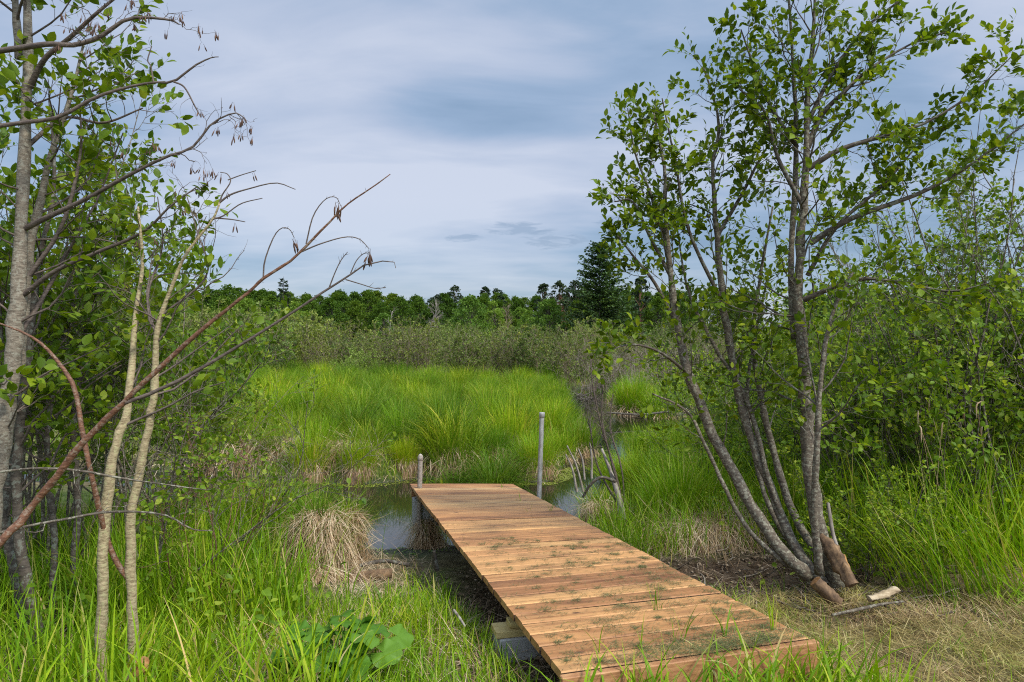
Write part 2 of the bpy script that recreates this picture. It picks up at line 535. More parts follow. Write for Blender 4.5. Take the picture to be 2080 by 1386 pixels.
# ground: peaty soil, straw thatch, black mud at the water, brown leaf litter
m, nt, out = new_mat('ground')
g = N(nt, 'ShaderNodeNewGeometry')
n1 = N(nt, 'ShaderNodeTexNoise', Scale=9.0, Detail=6.0, Roughness=0.7)
nt.links.new(g.outputs['Position'], n1.inputs['Vector'])
n2 = N(nt, 'ShaderNodeTexNoise', Scale=0.7, Detail=3.0)
nt.links.new(g.outputs['Position'], n2.inputs['Vector'])
soil = ramp(nt, n1.outputs['Fac'], [(.3, (.05, .038, .022)), (.5, (.13, .105, .05)), (.7, (.24, .2, .11))])
green = ramp(nt, n1.outputs['Fac'], [(.3, (.04, .05, .015)), (.5, (.075, .10, .025)), (.7, (.13, .15, .045))])
c = mix_rgb(nt, ramp(nt, n2.outputs['Fac'], [(.42, 0.0), (.6, 1.0)]), soil, green)
am = N(nt, 'ShaderNodeAttribute', attribute_name='mud')
al = N(nt, 'ShaderNodeAttribute', attribute_name='litter')
ay = N(nt, 'ShaderNodeAttribute', attribute_name='lawn')
mud = ramp(nt, n1.outputs['Fac'], [(.3, (.018, .017, .016)), (.55, (.05, .047, .045)), (.75, (.10, .095, .09))])
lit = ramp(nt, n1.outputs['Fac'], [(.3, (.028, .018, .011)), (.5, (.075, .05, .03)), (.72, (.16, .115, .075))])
law = ramp(nt, n1.outputs['Fac'], [(.3, (.13, .10, .045)), (.5, (.26, .21, .10)), (.72, (.38, .31, .17))])
c = mix_rgb(nt, ay.outputs['Fac'], c, law)
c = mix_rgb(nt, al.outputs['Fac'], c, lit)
c = mix_rgb(nt, am.outputs['Fac'], c, mud)
p = N(nt, 'ShaderNodeBsdfPrincipled')
p.inputs['Specular IOR Level'].default_value = 0.08
nt.links.new(c, p.inputs['Base Color'])
rr = N(nt, 'ShaderNodeMapRange')
rr.inputs['To Min'].default_value = 0.95
rr.inputs['To Max'].default_value = 0.6
nt.links.new(am.outputs['Fac'], rr.inputs['Value'])
nt.links.new(rr.outputs[0], p.inputs['Roughness'])
b = N(nt, 'ShaderNodeBump', Strength=0.9, Distance=0.03)
nt.links.new(n1.outputs['Fac'], b.inputs['Height'])
nt.links.new(b.outputs[0], p.inputs['Normal'])
nt.links.new(p.outputs[0], out.inputs['Surface'])
M['ground'] = m

# ------------------------------------------------------------------ terrain
WATER_Z = -0.75
STREAM = np.array([(-14, 13.0, .45), (-6, 11.6, .5), (-3.5, 10.3, .9), (-2.3, 9.6, 1.5), (-1.2, 9.6, 1.75), (0.3, 9.95, 1.3), (1.05, 10.6, .75), (1.75, 13, .5),
                   (2.6, 16, .75), (3.7, 18.6, 1.55), (5.6, 20.3, 1.3), (9, 22, 1.4), (16, 24, 1.6), (40, 30, 2)], float)
_sp = catmull(STREAM, 160)
INLET = catmull(np.array([(3.0, 19.5, 1.2), (2.6, 24, 1.0), (2.9, 29, 1.1), (4.6, 33, 1.0), (9, 38, 1.2)], float), 50)
_all = np.vstack([_sp, INLET])


def stream_dist(x, y):
    x, y = np.asarray(x, float), np.asarray(y, float)
    d = np.full(x.shape, 1e9)
    for cx, cy, w in _all:
        d = np.minimum(d, np.hypot(x - cx, y - cy) - w)
    d = d + 0.35 * (vnoise(x * 1.3 + 7, y * 1.3, 3) - .5) + 0.12 * (vnoise(x * 5, y * 5, 4) - .5)
    return d


_cy = np.interp


def near_side(x, y):
    """1 on the camera's side of the stream"""
    yc = np.interp(x, _sp[:, 0], _sp[:, 1])
    return np.asarray(y) < yc


HOLLOW = (1.95, 5.75)


def terrain(x, y):
    x, y = np.asarray(x, float), np.asarray(y, float)
    d = stream_dist(x, y)
    near = near_side(x, y)
    zn = np.interp(d, [-1.2, -.3, 0, .5, 1.2, 2.5, 4.2, 5.2, 6.6], [-1.35, -1.0, -.79, -.67, -.60, -.46, -.22, -.06, 0.0])
    zf = np.interp(d, [-1.2, -.3, 0, .25, .7, 3, 40], [-1.35, -1.0, -.80, -.62, -.50, -.45, -.40])
    z = np.where(near, zn, zf)
    land = sstep(0.0, 0.6, d)
    z = z + land * (0.16 * (vnoise(x * 1.6, y * 1.6, 1) - .5) * np.where(near, .45, 1) + 0.05 * (vnoise(x * 5, y * 5, 2) - .5))
    far = np.maximum(y - 95, 0)
    z = z + 4.2 * sstep(0, 130, far) + 1.5 * (vnoise(x / 60, y / 60, 5) - .5) * sstep(0, 60, far)
    hd = np.hypot((x - HOLLOW[0]) / 1.0, (y - HOLLOW[1]) / .75)
    z = z - 0.16 * (1 - sstep(.3, 1.15, hd))
    return z


def masks(x, y):
    d = stream_dist(x, y)
    near = near_side(x, y)
    mud = (1 - sstep(.15, .8 + .5 * (np.abs(x + 1.2) < 1.3), d)) * np.where(near, 1, 0) + (1 - sstep(.0, .22, d)) * np.where(near, 0, .9)
    hd = np.hypot((x - HOLLOW[0]) / 1.15, (y - HOLLOW[1]) / .85)
    lit = (1 - sstep(.7, 1.2, hd))
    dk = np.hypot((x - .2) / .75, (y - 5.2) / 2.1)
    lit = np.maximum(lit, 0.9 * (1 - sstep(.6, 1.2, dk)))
    base = np.hypot((x - 2.55) / .8, (y - 4.7) / .6)
    lit = np.maximum(lit, 1 - sstep(.65, 1.15, base))
    law = sstep(1.1, 1.5, x) * (1 - sstep(4.5, 5.2, y)) * (y > -3)
    return mud, lit, law


def axis(lo_far, lo, hi, hi_far, step):
    core = np.arange(lo, hi + 1e-6, step)
    up, s, v = [], step, hi
    while v < hi_far:
        s *= 1.22
        v += s
        up.append(v)
    dn, s, v = [], step, lo
    while v > lo_far:
        s *= 1.22
        v -= s
        dn.append(v)
    return np.array(dn[::-1] + list(core) + up)


gx = axis(-1500, -9, 9, 1500, 0.11)
gy = axis(-400, 1.5, 26, 2200, 0.11)
X, Y = np.meshgrid(gx, gy)
Z = terrain(X, Y)
mb = MB()
nx, ny = len(gx), len(gy)
ii, jj = np.meshgrid(np.arange(nx - 1), np.arange(ny - 1))
i0 = (jj * nx + ii).ravel()
mb.add(np.stack([X, Y, Z], -1).reshape(-1, 3), np.stack([i0, i0 + 1, i0 + nx + 1, i0 + nx], -1))
ground = mb.build('ground', M['ground'])
tag(ground, kind='structure')
for nm, arr in zip(('mud', 'litter', 'lawn'), masks(X, Y)):
    a = ground.data.attributes.new(nm, 'FLOAT', 'POINT')
    a.data.foreach_set('value', np.clip(arr, 0, 1).astype(np.float32).ravel())

mb = MB()
mb.add([(-45, 4, WATER_Z), (45, 4, WATER_Z), (45, 42, WATER_Z), (-45, 42, WATER_Z)], [(0, 1, 2, 3)])
water = mb.build('water', M['water'], smooth=False)
tag(water, kind='structure')


def gz(x, y):
    return terrain(np.array([x], float), np.array([y], float))[0]


# ------------------------------------------------------------------ dock
NL, NR = at(1141, 1366, 2.94), at(1642, 1296, 3.24)
FL, FR = at(832, 983, 7.88), at(1040, 983, 8.18)


def deck_pt(u, v):
    return (NL * (1 - u) + NR * u) * (1 - v) + (FL * (1 - u) + FR * u) * v


def on_deck(x, y, pad=0.0):
    """inside the dock's outline"""
    a = np.array([NL[:2], NR[:2], FR[:2], FL[:2]])
    c = a.mean(0)
    a = c + (a - c) * (1 + pad)
    ok = np.ones(np.shape(x), bool)
    for q in range(4):
        p0, p1 = a[q], a[(q + 1) % 4]
        ok &= (p1[0] - p0[0]) * (y - p0[1]) - (p1[1] - p0[1]) * (x - p0[0]) > 0
    return ok


dock = thing('boardwalk_dock', 'low wooden boardwalk of reddish brown planks sloping down to the dark pool', 'boardwalk', (0.3, 4.0, -0.05))
NP = 35
mb = MB()
rs = np.random.default_rng(3)
uvs = []
for k in range(NP):
    v0, v1 = k / NP, (k + 1) / NP
    gap = 0.034 + 0.018 * rs.random()
    v0 += gap / NP
    v1 -= gap / NP
    ua, ub = -0.008 * rs.random() + .002, 1 + .012 * (rs.random() - .4)
    a, b_, c_, d_ = deck_pt(ua, v0), deck_pt(ub, v0), deck_pt(ub, v1), deck_pt(ua, v1)
    dz = rs.normal(0, .0012, 4)
    th = np.array([0, 0, .038])
    ch = 0.006
    up = np.array([0, 0, 1.0])
    ns = 8
    Vb = []
    bow = rs.normal(0, .0015)
    for s in range(ns + 1):
        t = s / ns
        p0, p1 = a * (1 - t) + b_ * t, d_ * (1 - t) + c_ * t
        lift = up * (dz[0] * (1 - t) + dz[1] * t + bow * 4 * t * (1 - t))
        w = nrm(p1 - p0)
        Vb += [p0 - th + lift, p0 - up * ch + lift, p0 + w * ch + lift, p1 - w * ch + lift, p1 - up * ch + lift, p1 - th + lift]
    Q = []
    for s in range(ns):
        for e in range(6):
            e2 = (e + 1) % 6
            Q.append((s * 6 + e, (s + 1) * 6 + e, (s + 1) * 6 + e2, s * 6 + e2))
    n0 = ns * 6
    Q += [(0, 1, 4, 5), (1, 2, 3, 4), (n0 + 5, n0 + 4, n0 + 1, n0 + 0), (n0 + 4, n0 + 3, n0 + 2, n0 + 1)]
    mb.add(Vb, Q)
deck = mb.build('deck', M['deck_wood'], dock, smooth=False)
deck.data.materials.append(M['deck_edge'])   # long board sides: wet dirt, plus the shade of the gaps put into the colour
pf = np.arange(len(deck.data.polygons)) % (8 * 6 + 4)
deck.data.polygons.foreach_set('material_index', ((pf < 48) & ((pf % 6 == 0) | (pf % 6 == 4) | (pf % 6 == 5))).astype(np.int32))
# board coordinates: length along U, width along V, shifted per board
me = deck.data
uvl = me.uv_layers.new(name='UVMap')
co = np.zeros(len(me.vertices) * 3, np.float32)
me.vertices.foreach_get('co', co)
li = np.zeros(len(me.loops), np.int32)
me.loops.foreach_get('vertex_index', li)
co = co.reshape(-1, 3)
brd = np.arange(len(co)) // 54
du, dv = nrm(NR - NL), nrm(FL - NL)
offs = rs.uniform(0, 40, (NP, 2))
U = co @ du + offs[brd, 0]
Vv = co @ dv + co[:, 2] * 1.0 + offs[brd, 1]
uvl.data.foreach_set('uv', np.stack([U[li], Vv[li]], -1).astype(np.float32).ravel())


def beam(name, p0, p1, half_w, depth, mat, parent, drop):
    mbb = MB()
    d = p1 - p0
    w = nrm(np.cross(d, [0, 0, 1.0]))
    c = (p0 + p1) / 2 - np.array([0, 0, drop + depth / 2])
    bevel_box(mbb, c, d / 2, w * half_w, np.array([0, 0, depth / 2]), .004)
    return mbb.build(name, mat, parent, smooth=False)


for u in (0.09, 0.5, 0.91):
    beam('side_joist', deck_pt(u, .012), deck_pt(u, .995), .019, .085, M['joist_wood'], dock, .0405)
beam('end_board', deck_pt(-.012, -.0055) + np.array([0, 0, .0]), deck_pt(1.02, -.0055), .019, .185, M['frame_wood'], dock, .004)
beam('end_board', deck_pt(.02, 1.0035), deck_pt(.98, 1.0035), .015, .14, M['frame_wood'], dock, .0405)

for (px, py_top, Yd, zb, px_b, rad, lab) in ((854, 926, 7.6, -0.95, 849, .027, 'short grey pipe post beside the left edge'),
                                             (1101, 838, 7.5, -0.95, 1090, .026, 'tall galvanised pipe post beside the right edge')):
    top = at(px, py_top, Yd)
    bot = at(px_b, 1100, Yd)
    bot[2] = zb
    mbp = MB()
    tubes(mbp, [(catmull([bot, (bot + top) / 2, top], 5), np.full(5, rad))], 14)
    po = mbp.build('post', M['galvanised'] if rad < .027 else M['rusted'], dock)
    po['label'] = lab
    ax = nrm(top - bot)
    mbc = MB()
    if rad < .027:
        prof = [(-.055, rad + .001), (-.05, rad + .006), (-.008, rad + .006), (0, rad + .003), (.002, .004)]
    else:
        prof = [(-.05, rad + .001), (-.048, rad + .004), (-.012, rad + .004), (.006, rad * .85), (.018, rad * .45), (.021, .003)]
    tubes(mbc, [(np.array([top + ax * h for h, _ in prof]), np.array([r_ for _, r_ in prof]))], 14, cap=True)
    mbc.build('cap', M['galvanised'] if rad < .027 else M['rusted'], po)
    mbk = MB()
    zc = deck_pt(0, .93)[2] - .11 if rad > .0265 else deck_pt(1, .9)[2] - .1
    cc = bot + (top - bot) * ((zc - bot[2]) / (top[2] - bot[2]))
    tubes(mbk, [(np.array([cc - ax * .03, cc - ax * .028, cc + ax * .028, cc + ax * .03]), np.array([rad, rad + .009, rad + .009, rad]))], 14)
    mbk.build('collar', M['rusted'], po)

# concrete blocks and the timber on the near one
def block(name, label, c, yaw, w, d, h):
    t = thing(name, label, 'concrete block', (c[0], c[1], c[2] - h / 2))
    cx, sx = math.cos(yaw), math.sin(yaw)
    ax, ay = np.array([cx, sx, 0]), np.array([-sx, cx, 0])
    mbb = MB()
    c = np.asarray(c, float)
    for s in (-1, 1):   # two faces joined by three webs: a hollow block
        bevel_box(mbb, c + ay * s * (d / 2 - .017), ax * w / 2, ay * .017, np.array([0, 0, h / 2]), .005)
    for s in (-1, 0, 1):
        bevel_box(mbb, c + ax * s * (w / 2 - .018), ax * .0165, ay * (d / 2 - .034), np.array([0, 0, h / 2 - .001]), .004)
    mbb.build('shell', M['concrete'], t, smooth=False)
    return t


YAW = math.atan2(NR[1] - NL[1], NR[0] - NL[0])
bz = deck_pt(0, .2)
block('concrete_block', 'grey hollow concrete block under the near left edge of the boardwalk', (0.105, 3.96, -.195), YAW, .4, .2, .2)
t = thing('timber_offcut', 'short yellowish timber lying on the near concrete block under the boardwalk', 'timber', (0.06, 3.95, -.12))
mb = MB()
cx, sx = math.cos(YAW), math.sin(YAW)
bevel_box(mb, (0.095, 3.943, -.0745), np.array([cx, sx, 0]) * .205, np.array([-sx, cx, 0]) * .068, np.array([0, 0, .019]), .003)
mb.build('lower_plank', M['shim_wood'], t, smooth=False)
mb = MB()
bevel_box(mb, (0.123, 3.951, -.0365), np.array([cx, sx, 0]) * .15, np.array([-sx, cx, 0]) * .045, np.array([0, 0, .0178]), .003)
mb.build('upper_plank', M['shim_wood'], t, smooth=False)
block('concrete_block', 'pale concrete block at the water end of the boardwalk behind the short post', (-0.98, 7.78, -.36), YAW, .3, .2, .3)


# ------------------------------------------------------------------ growing things
class Plant:
    """collects stems, branches, twigs and leaves of one plant"""

    def __init__(self, seed):
        self.r = np.random.default_rng(seed)
        self.stems, self.branches, self.twigs = [], [], []
        self.LP, self.LD, self.LS = [], [], []

    def path(self, p0, d0, L, r0, k=6, wob=.15, up=.05, tip=.35):
        r = self.r
        P = [np.asarray(p0, float)]
        d = nrm(np.asarray(d0, float))
        for _ in range(k - 1):
            d = nrm(d + wob * r.standard_normal(3) + np.array([0, 0, up]))
            P.append(P[-1] + d * L / (k - 1))
        return np.array(P), r0 * np.linspace(1, tip, k)

    def sprout(self, line, n, t0=.3, t1=1.0, len0=.6, len1=.25, ang=50, up=.06, wob=.15, level=1, n2=5, leaf=.06, per=8,
               bare=0.0, bias=None, store=None, len2=.35, rmin=.0012, thin=.45):
        r = self.r
        P, rad = line
        k = len(P)
        for q in range(n):
            t = t0 + (t1 - t0) * (q + r.random()) / n
            f = t * (k - 1)
            i = min(int(f), k - 2)
            f -= i
            p = P[i] * (1 - f) + P[i + 1] * f
            T = nrm(P[i + 1] - P[i])
            rr = rad[i] * (1 - f) + rad[i + 1] * f
            perp = r.standard_normal(3)
            if bias is not None:
                perp = perp + np.asarray(bias)
            perp = nrm(perp - T * (perp @ T))
            a = R(ang) * (1 + .25 * r.standard_normal())
            d = math.cos(a) * T + math.sin(a) * perp
            L = (len0 * (1 - (t - t0) / max(t1 - t0, 1e-6)) + len1 * (t - t0) / max(t1 - t0, 1e-6)) * r.uniform(.65, 1.25)
            r0 = max(min(rr * .65, L * .013), rmin) if level else max(min(rr * .6, L * .009), rmin)
            ln = self.path(p, d, L, r0, 7 if level else 5, wob, up)
            (self.branches if level else self.twigs).append(ln)
            if level:
                self.sprout(ln, max(2, int(n2 * r.uniform(.7, 1.3))), .25, 1.0, len2, len2 * .55, ang * .9, up, wob * 1.2, level - 1, n2, leaf, per, bare, None,
                            len2=len2 * .6, rmin=rmin)
            elif r.random() >= bare:
                self.leaf_twig(ln, per, leaf)

    def leaf_twig(self, ln, per, leaf, t0=.15):
        r = self.r
        P, rad = ln
        m = max(1, int(round(per * r.uniform(.7, 1.3))))
        k = len(P)
        for q in range(m):
            t = t0 + (1 - t0) * (q + .6 * r.random() + .4) / m
            f = min(t * (k - 1), k - 1.001)
            i = int(f)
            f -= i
            p = P[i] * (1 - f) + P[i + 1] * f
            T = nrm(P[i + 1] - P[i])
            s = r.standard_normal(3)
            s = nrm(s - T * (s @ T))
            d = T * r.uniform(.3, .9) + s * (1 if q % 2 else -1) * .8 + np.array([0, 0, r.uniform(-.1, .35)])
            self.LP.append(p + nrm(d) * .004)
            self.LD.append(d)
            self.LS.append(leaf * r.uniform(.4, 1.28))

    def crown_mesh(self, simple=False, tilt=.5):
        mb = MB()
        if self.LP:
            leaves(mb, np.array(self.LP), np.array(self.LD), np.array(self.LS), None, simple, self.r, tilt)
        return mb


def px_stem(pts, n=24):
    """stem through photo pixels: (px, py, distance, diameter in px)"""
    P = catmull(np.array([at(a, b, c) for a, b, c, _ in pts]), n)
    rr = catmull(np.array([[w * c / F / 2, 0, 0] for _, _, c, w in pts]), n)[:, 0]
    return P, np.maximum(rr, .001)


def roughen(line, r, amp=.12):
    P, rad = line
    return P + r.standard_normal(P.shape) * rad[:, None] * amp * 1.1, rad * (1 + amp * r.standard_normal(len(rad)).clip(-1.5, 1.5) * .7)


def catkins(parent, spots, r, mat=None):
    """one part for every hanging cluster of catkins"""
    for p in spots:
        mb = MB()
        for q in range(int(r.integers(2, 5))):
            L = r.uniform(.022, .038)
            top = p + r.normal(0, .006, 3)
            d = nrm(np.array([r.normal(0, .25), r.normal(0, .25), -1]))
            t = np.linspace(0, 1, 7)
            prof = np.array([.25, .5, 1, 1, 1, .8, .25]) * r.uniform(.0026, .0036)
            tubes(mb, [(top + d * .012 + np.outer(t * L, d), prof), ], 5, cap=True)
            tubes(mb, [(top + np.outer(np.linspace(0, .014, 7), d), np.full(7, .0008))], 3)
        mb.build('catkin_cluster', M['catkin'], parent)


def lines_part(name, lines, mat, parent, sides):
    mb = MB()
    tubes(mb, lines, sides)
    return mb.build(name, mat, parent)


def finish(pl, root, bark, leaf, simple=False, tilt=.5, stem_sides=9, bcol=None):
    for ln in pl.stems:
        mb = MB()
        k_ = np.arange(len(ln[1]))
        if stem_sides > 6:
            ln = (ln[0], ln[1] * (1 + .25 * np.exp(-k_ / 1.6)))
        tubes(mb, [roughen(ln, pl.r)], stem_sides, cap=True)
        mb.build('trunk', bark, root)
    mb = MB()
    if len(pl.branches) <= 12:
        for ln in pl.branches:
            m1 = MB()
            tubes(m1, [ln], 5)
            m1.build('branch', bcol or bark, root)
    else:
        tubes(mb, pl.branches, 5)
    tubes(mb, pl.twigs, 3)
    if mb.n:
        mb.build('branches' if pl.LP else 'crown', bcol or bark, root)
    cm = pl.crown_mesh(simple, tilt)
    if cm.n:
        cm.build('crown', leaf, root)


# --- big alder clump right of the boardwalk -------------------------------------------------
base = at(1665, 1165, 4.75)
base[2] = gz(base[0], base[1])
alder_r = thing('alder_tree', 'tall grey alder clump of leaning lichened trunks rooted right of the boardwalk', 'tree', base)
pl = Plant(21)
T1 = px_stem([(1640, 1172, 4.75, 26), (1590, 1120, 4.8, 23.6), (1530, 1035, 4.9, 22.1), (1480, 945, 5.0, 20.6), (1435, 855, 5.1, 19.8), (1400, 760, 5.15, 18.3),
              (1376, 660, 5.2, 16), (1362, 560, 5.2, 12.1), (1352, 450, 5.2, 9.4), (1350, 350, 5.2, 6.7), (1328, 230, 5.2, 3.3)], 34)
T2 = px_stem([(1670, 1190, 4.75, 22.1), (1600, 1080, 4.95, 19.9), (1548, 950, 5.1, 18.4), (1512, 850, 5.2, 17), (1488, 740, 5.25, 16.2), (1470, 620, 5.3, 14.8),
              (1457, 480, 5.3, 11), (1448, 340, 5.3, 7.7), (1460, 250, 5.3, 5.9), (1425, 120, 5.3, 2.6)], 34)
T3 = px_stem([(1700, 1190, 4.75, 33.9), (1665, 1080, 4.8, 29.6), (1645, 950, 4.85, 26.8), (1638, 850, 4.9, 25.4), (1630, 700, 4.9, 24), (1620, 600, 4.9, 19.8),
              (1627, 480, 4.9, 17.4), (1636, 350, 4.9, 14.3), (1640, 200, 4.9, 10.5), (1652, 60, 4.9, 6.8), (1660, -120, 4.9, 3.7)], 40)
T4 = px_stem([(1690, 1160, 4.95, 17.3), (1620, 1060, 5.3, 15.8), (1575, 930, 5.5, 14.4), (1545, 800, 5.6, 13), (1530, 690, 5.7, 10.1), (1545, 560, 5.7, 6.3), (1570, 420, 5.7, 3.8)], 28)
T5 = px_stem([(1665, 1165, 4.6, 15.6), (1655, 1050, 4.55, 13.9), (1660, 900, 4.5, 12.3), (1668, 760, 4.5, 9.8), (1690, 640, 4.5, 7.4), (1740, 540, 4.5, 3.6)], 24)
T6 = px_stem([(1615, 690, 4.95, 13.1), (1606, 560, 5.0, 11.5), (1612, 420, 5.05, 11), (1617, 300, 5.1, 9.2), (1612, 150, 5.1, 6.9), (1600, -40, 5.1, 4)], 26)
T7 = px_stem([(1640, 1160, 4.9, 11.5), (1570, 1000, 5.0, 9.8), (1520, 820, 5.2, 9), (1450, 700, 5.3, 7.4), (1398, 590, 5.4, 5), (1375, 460, 5.4, 2.9)], 24)
T8 = px_stem([(1600, 1150, 4.8, 11), (1520, 1075, 4.85, 9), (1470, 985, 4.9, 8), (1430, 900, 4.95, 7), (1395, 835, 5.0, 5), (1325, 800, 5.0, 3)], 22)
T9 = px_stem([(1640, 1150, 5.0, 12), (1568, 1040, 5.2, 10), (1532, 920, 5.4, 9), (1518, 800, 5.5, 8), (1535, 680, 5.6, 6), (1560, 560, 5.6, 4)], 24)
pl.stems = [T1, T2, T3, T4, T5, T6, T7, T8, T9]
lf = dict(leaf=.058, per=7, wob=.17)
pl.sprout(T1, 12, .3, .75, .42, .36, 48, level=1, n2=6, **lf)
pl.sprout(T1, 16, .7, .99, .36, .2, 45, level=1, n2=6, **lf)
pl.sprout(T2, 12, .3, .75, .5, .42, 45, level=1, n2=6, **lf)
pl.sprout(T2, 16, .7, .99, .44, .26, 45, level=1, n2=6, **lf)
pl.sprout(T3, 16, .28, .68, .7, .55, 55, level=1, n2=6, **lf)
pl.sprout(T3, 18, .68, .99, .56, .33, 48, level=1, n2=7, **lf)
pl.sprout(T6, 13, .45, .99, .62, .3, 48, level=1, n2=6, **lf)
pl.sprout(T9, 12, .5, .99, .45, .25, 48, level=1, n2=5, **lf)
pl.sprout(T8, 5, .5, .99, .3, .2, 48, level=1, n2=4, **lf)
pl.sprout(T4, 18, .35, .99, .55, .25, 48, level=1, n2=6, **lf)
pl.sprout(T5, 14, .35, .99, .6, .25, 50, level=1, n2=5, **lf)
pl.sprout(T7, 14, .35, .99, .45, .22, 50, level=1, n2=5, **lf)
limbs = [
    ([(1640, 345, 4.9, 13), (1705, 305, 4.8, 11), (1800, 275, 4.7, 8), (1880, 250, 4.6, 6), (1975, 190, 4.5, 4), (2060, 110, 4.45, 2.4)], 15),
    ([(1645, 495, 4.9, 14), (1730, 444, 4.8, 11), (1856, 398, 4.7, 9), (1935, 358, 4.6, 7), (1995, 318, 4.55, 5), (2090, 245, 4.5, 3)], 13),
    ([(1640, 300, 4.9, 14), (1668, 235, 4.9, 11), (1712, 190, 4.8, 9), (1760, 145, 4.8, 7), (1850, 90, 4.8, 4), (1925, 66, 4.8, 2.4)], 13),
    ([(1632, 610, 4.9, 12), (1740, 568, 4.7, 9), (1830, 575, 4.6, 7), (1930, 592, 4.5, 5), (2010, 575, 4.4, 3)], 9),
    ([(1640, 250, 4.9, 10), (1690, 150, 4.9, 8), (1755, 60, 4.95, 6), (1840, -10, 5, 4), (1880, -70, 5, 2.4)], 11),
    ([(1620, 300, 5.0, 9), (1565, 215, 5, 7), (1530, 130, 5, 5), (1505, 60, 5, 2.6)], 8),
    ([(1632, 420, 4.9, 10), (1580, 320, 4.9, 8), (1555, 230, 4.9, 5), (1500, 180, 4.9, 2.6)], 9),
    ([(1640, 560, 4.9, 10), (1700, 460, 4.85, 8), (1790, 380, 4.75, 6), (1860, 300, 4.7, 3)], 10),
    ([(1362, 560, 5.2, 9), (1320, 480, 5.2, 7), (1285, 410, 5.2, 5), (1248, 410, 5.2, 2.6)], 9),
    ([(1376, 660, 5.2, 9), (1330, 575, 5.2, 7), (1290, 525, 5.15, 5), (1255, 480, 5.1, 2.6)], 8),
    ([(1356, 500, 5.2, 8), (1320, 390, 5.2, 6), (1290, 310, 5.2, 4), (1275, 220, 5.2, 2.4)], 9),
    ([(1470, 620, 5.3, 9), (1400, 470, 5.2, 7), (1372, 330, 5.2, 5), (1345, 200, 5.2, 2.6)], 12),
    ([(1457, 480, 5.3, 9), (1510, 390, 5.3, 7), (1540, 330, 5.3, 5), (1580, 265, 5.3, 2.6)], 9),
    ([(1400, 760, 5.15, 8), (1340, 715, 5.0, 6), (1280, 700, 4.9, 4), (1225, 718, 4.8, 2.4)], 6),
]
for pts, n in limbs:
    ln = px_stem(pts, 16)
    pl.branches.append(ln)
    pl.sprout(ln, int(n * 1.3), .2, .99, .32, .18, 45, level=1, n2=5, len2=.2, up=.07, **lf)
finish(pl, alder_r, M['bark_grey'], M['leaf_alder'], bcol=M['bark_dark'])

# --- left: the big pale trunk and its dark limbs -------------------------------------------
base = at(-45, 1330, 3.5)
base[2] = gz(base[0], base[1])
alder_l = thing('alder_tree', 'thick pale grey alder trunk with bare catkin limbs at the far left edge', 'tree', base)
pl = Plant(33)
pl.stems = [px_stem([(-60, 1400, 3.5, 37.5), (-30, 1180, 3.5, 35.2), (-6, 1000, 3.5, 32.8), (10, 880, 3.5, 32), (22, 760, 3.5, 31.2), (33, 640, 3.5, 29.7), (46, 430, 3.5, 24.2),
                     (53, 230, 3.5, 20.3), (56, 60, 3.5, 17.2), (46, -120, 3.5, 11.7)], 36),
            px_stem([(36, 760, 3.6, 20), (48, 640, 3.6, 20), (62, 500, 3.62, 17), (100, 330, 3.6, 12), (140, 210, 3.6, 8), (170, 90, 3.6, 4)], 24),
            px_stem([(40, 120, 3.55, 14), (30, 0, 3.55, 12), (25, -110, 3.55, 9)], 8)]
bare_limbs = [
    [(-30, 108, 3.3, 12), (40, 98, 3.25, 12), (100, 90, 3.2, 11), (150, 92, 3.2, 10), (205, 74, 3.2, 9), (262, 38, 3.2, 7), (340, 40, 3.2, 5), (364, 50, 3.2, 2.5)],
    [(60, 178, 3.45, 13), (90, 120, 3.4, 11), (140, 78, 3.35, 9), (195, 28, 3.3, 7), (240, -8, 3.3, 5), (300, -50, 3.3, 3)],
    [(-30, 260, 3.2, 9), (60, 248, 3.2, 9), (120, 238, 3.2, 8), (190, 200, 3.2, 7), (250, 180, 3.2, 6), (310, 168, 3.2, 5), (352, 166, 3.2, 5), (395, 134, 3.2, 4), (428, 118, 3.2, 2.6), (444, 116, 3.2, 1.8)],
    [(352, 166, 3.2, 4), (375, 178, 3.2, 3.5), (396, 216, 3.2, 3), (408, 238, 3.2, 2)],
    [(312, 168, 3.2, 4), (306, 135, 3.2, 3), (300, 122, 3.2, 2.6), (308, 94, 3.2, 2)],
    [(50, 465, 3.5, 12), (100, 440, 3.45, 11), (180, 402, 3.4, 9), (240, 368, 3.35, 8), (330, 322, 3.3, 6), (390, 300, 3.3, 5), (430, 252, 3.3, 4), (475, 230, 3.3, 3), (496, 240, 3.3, 2)],
    [(45, 602, 3.5, 11), (110, 552, 3.45, 9), (200, 512, 3.4, 8), (290, 472, 3.35, 6), (345, 420, 3.3, 4), (400, 380, 3.3, 2.5)],
    [(60, 560, 3.5, 10), (120, 470, 3.5, 8), (150, 380, 3.5, 7), (165, 290, 3.5, 5), (160, 200, 3.5, 3)],
    [(28, 700, 3.5, 10), (90, 600, 3.7, 8), (150, 490, 3.8, 6), (200, 400, 3.9, 4), (250, 270, 3.9, 2.5)],
    [(52, 300, 3.5, 10), (130, 240, 3.6, 7), (210, 250, 3.6, 5), (290, 220, 3.6, 3)],
]
twig_spots = []
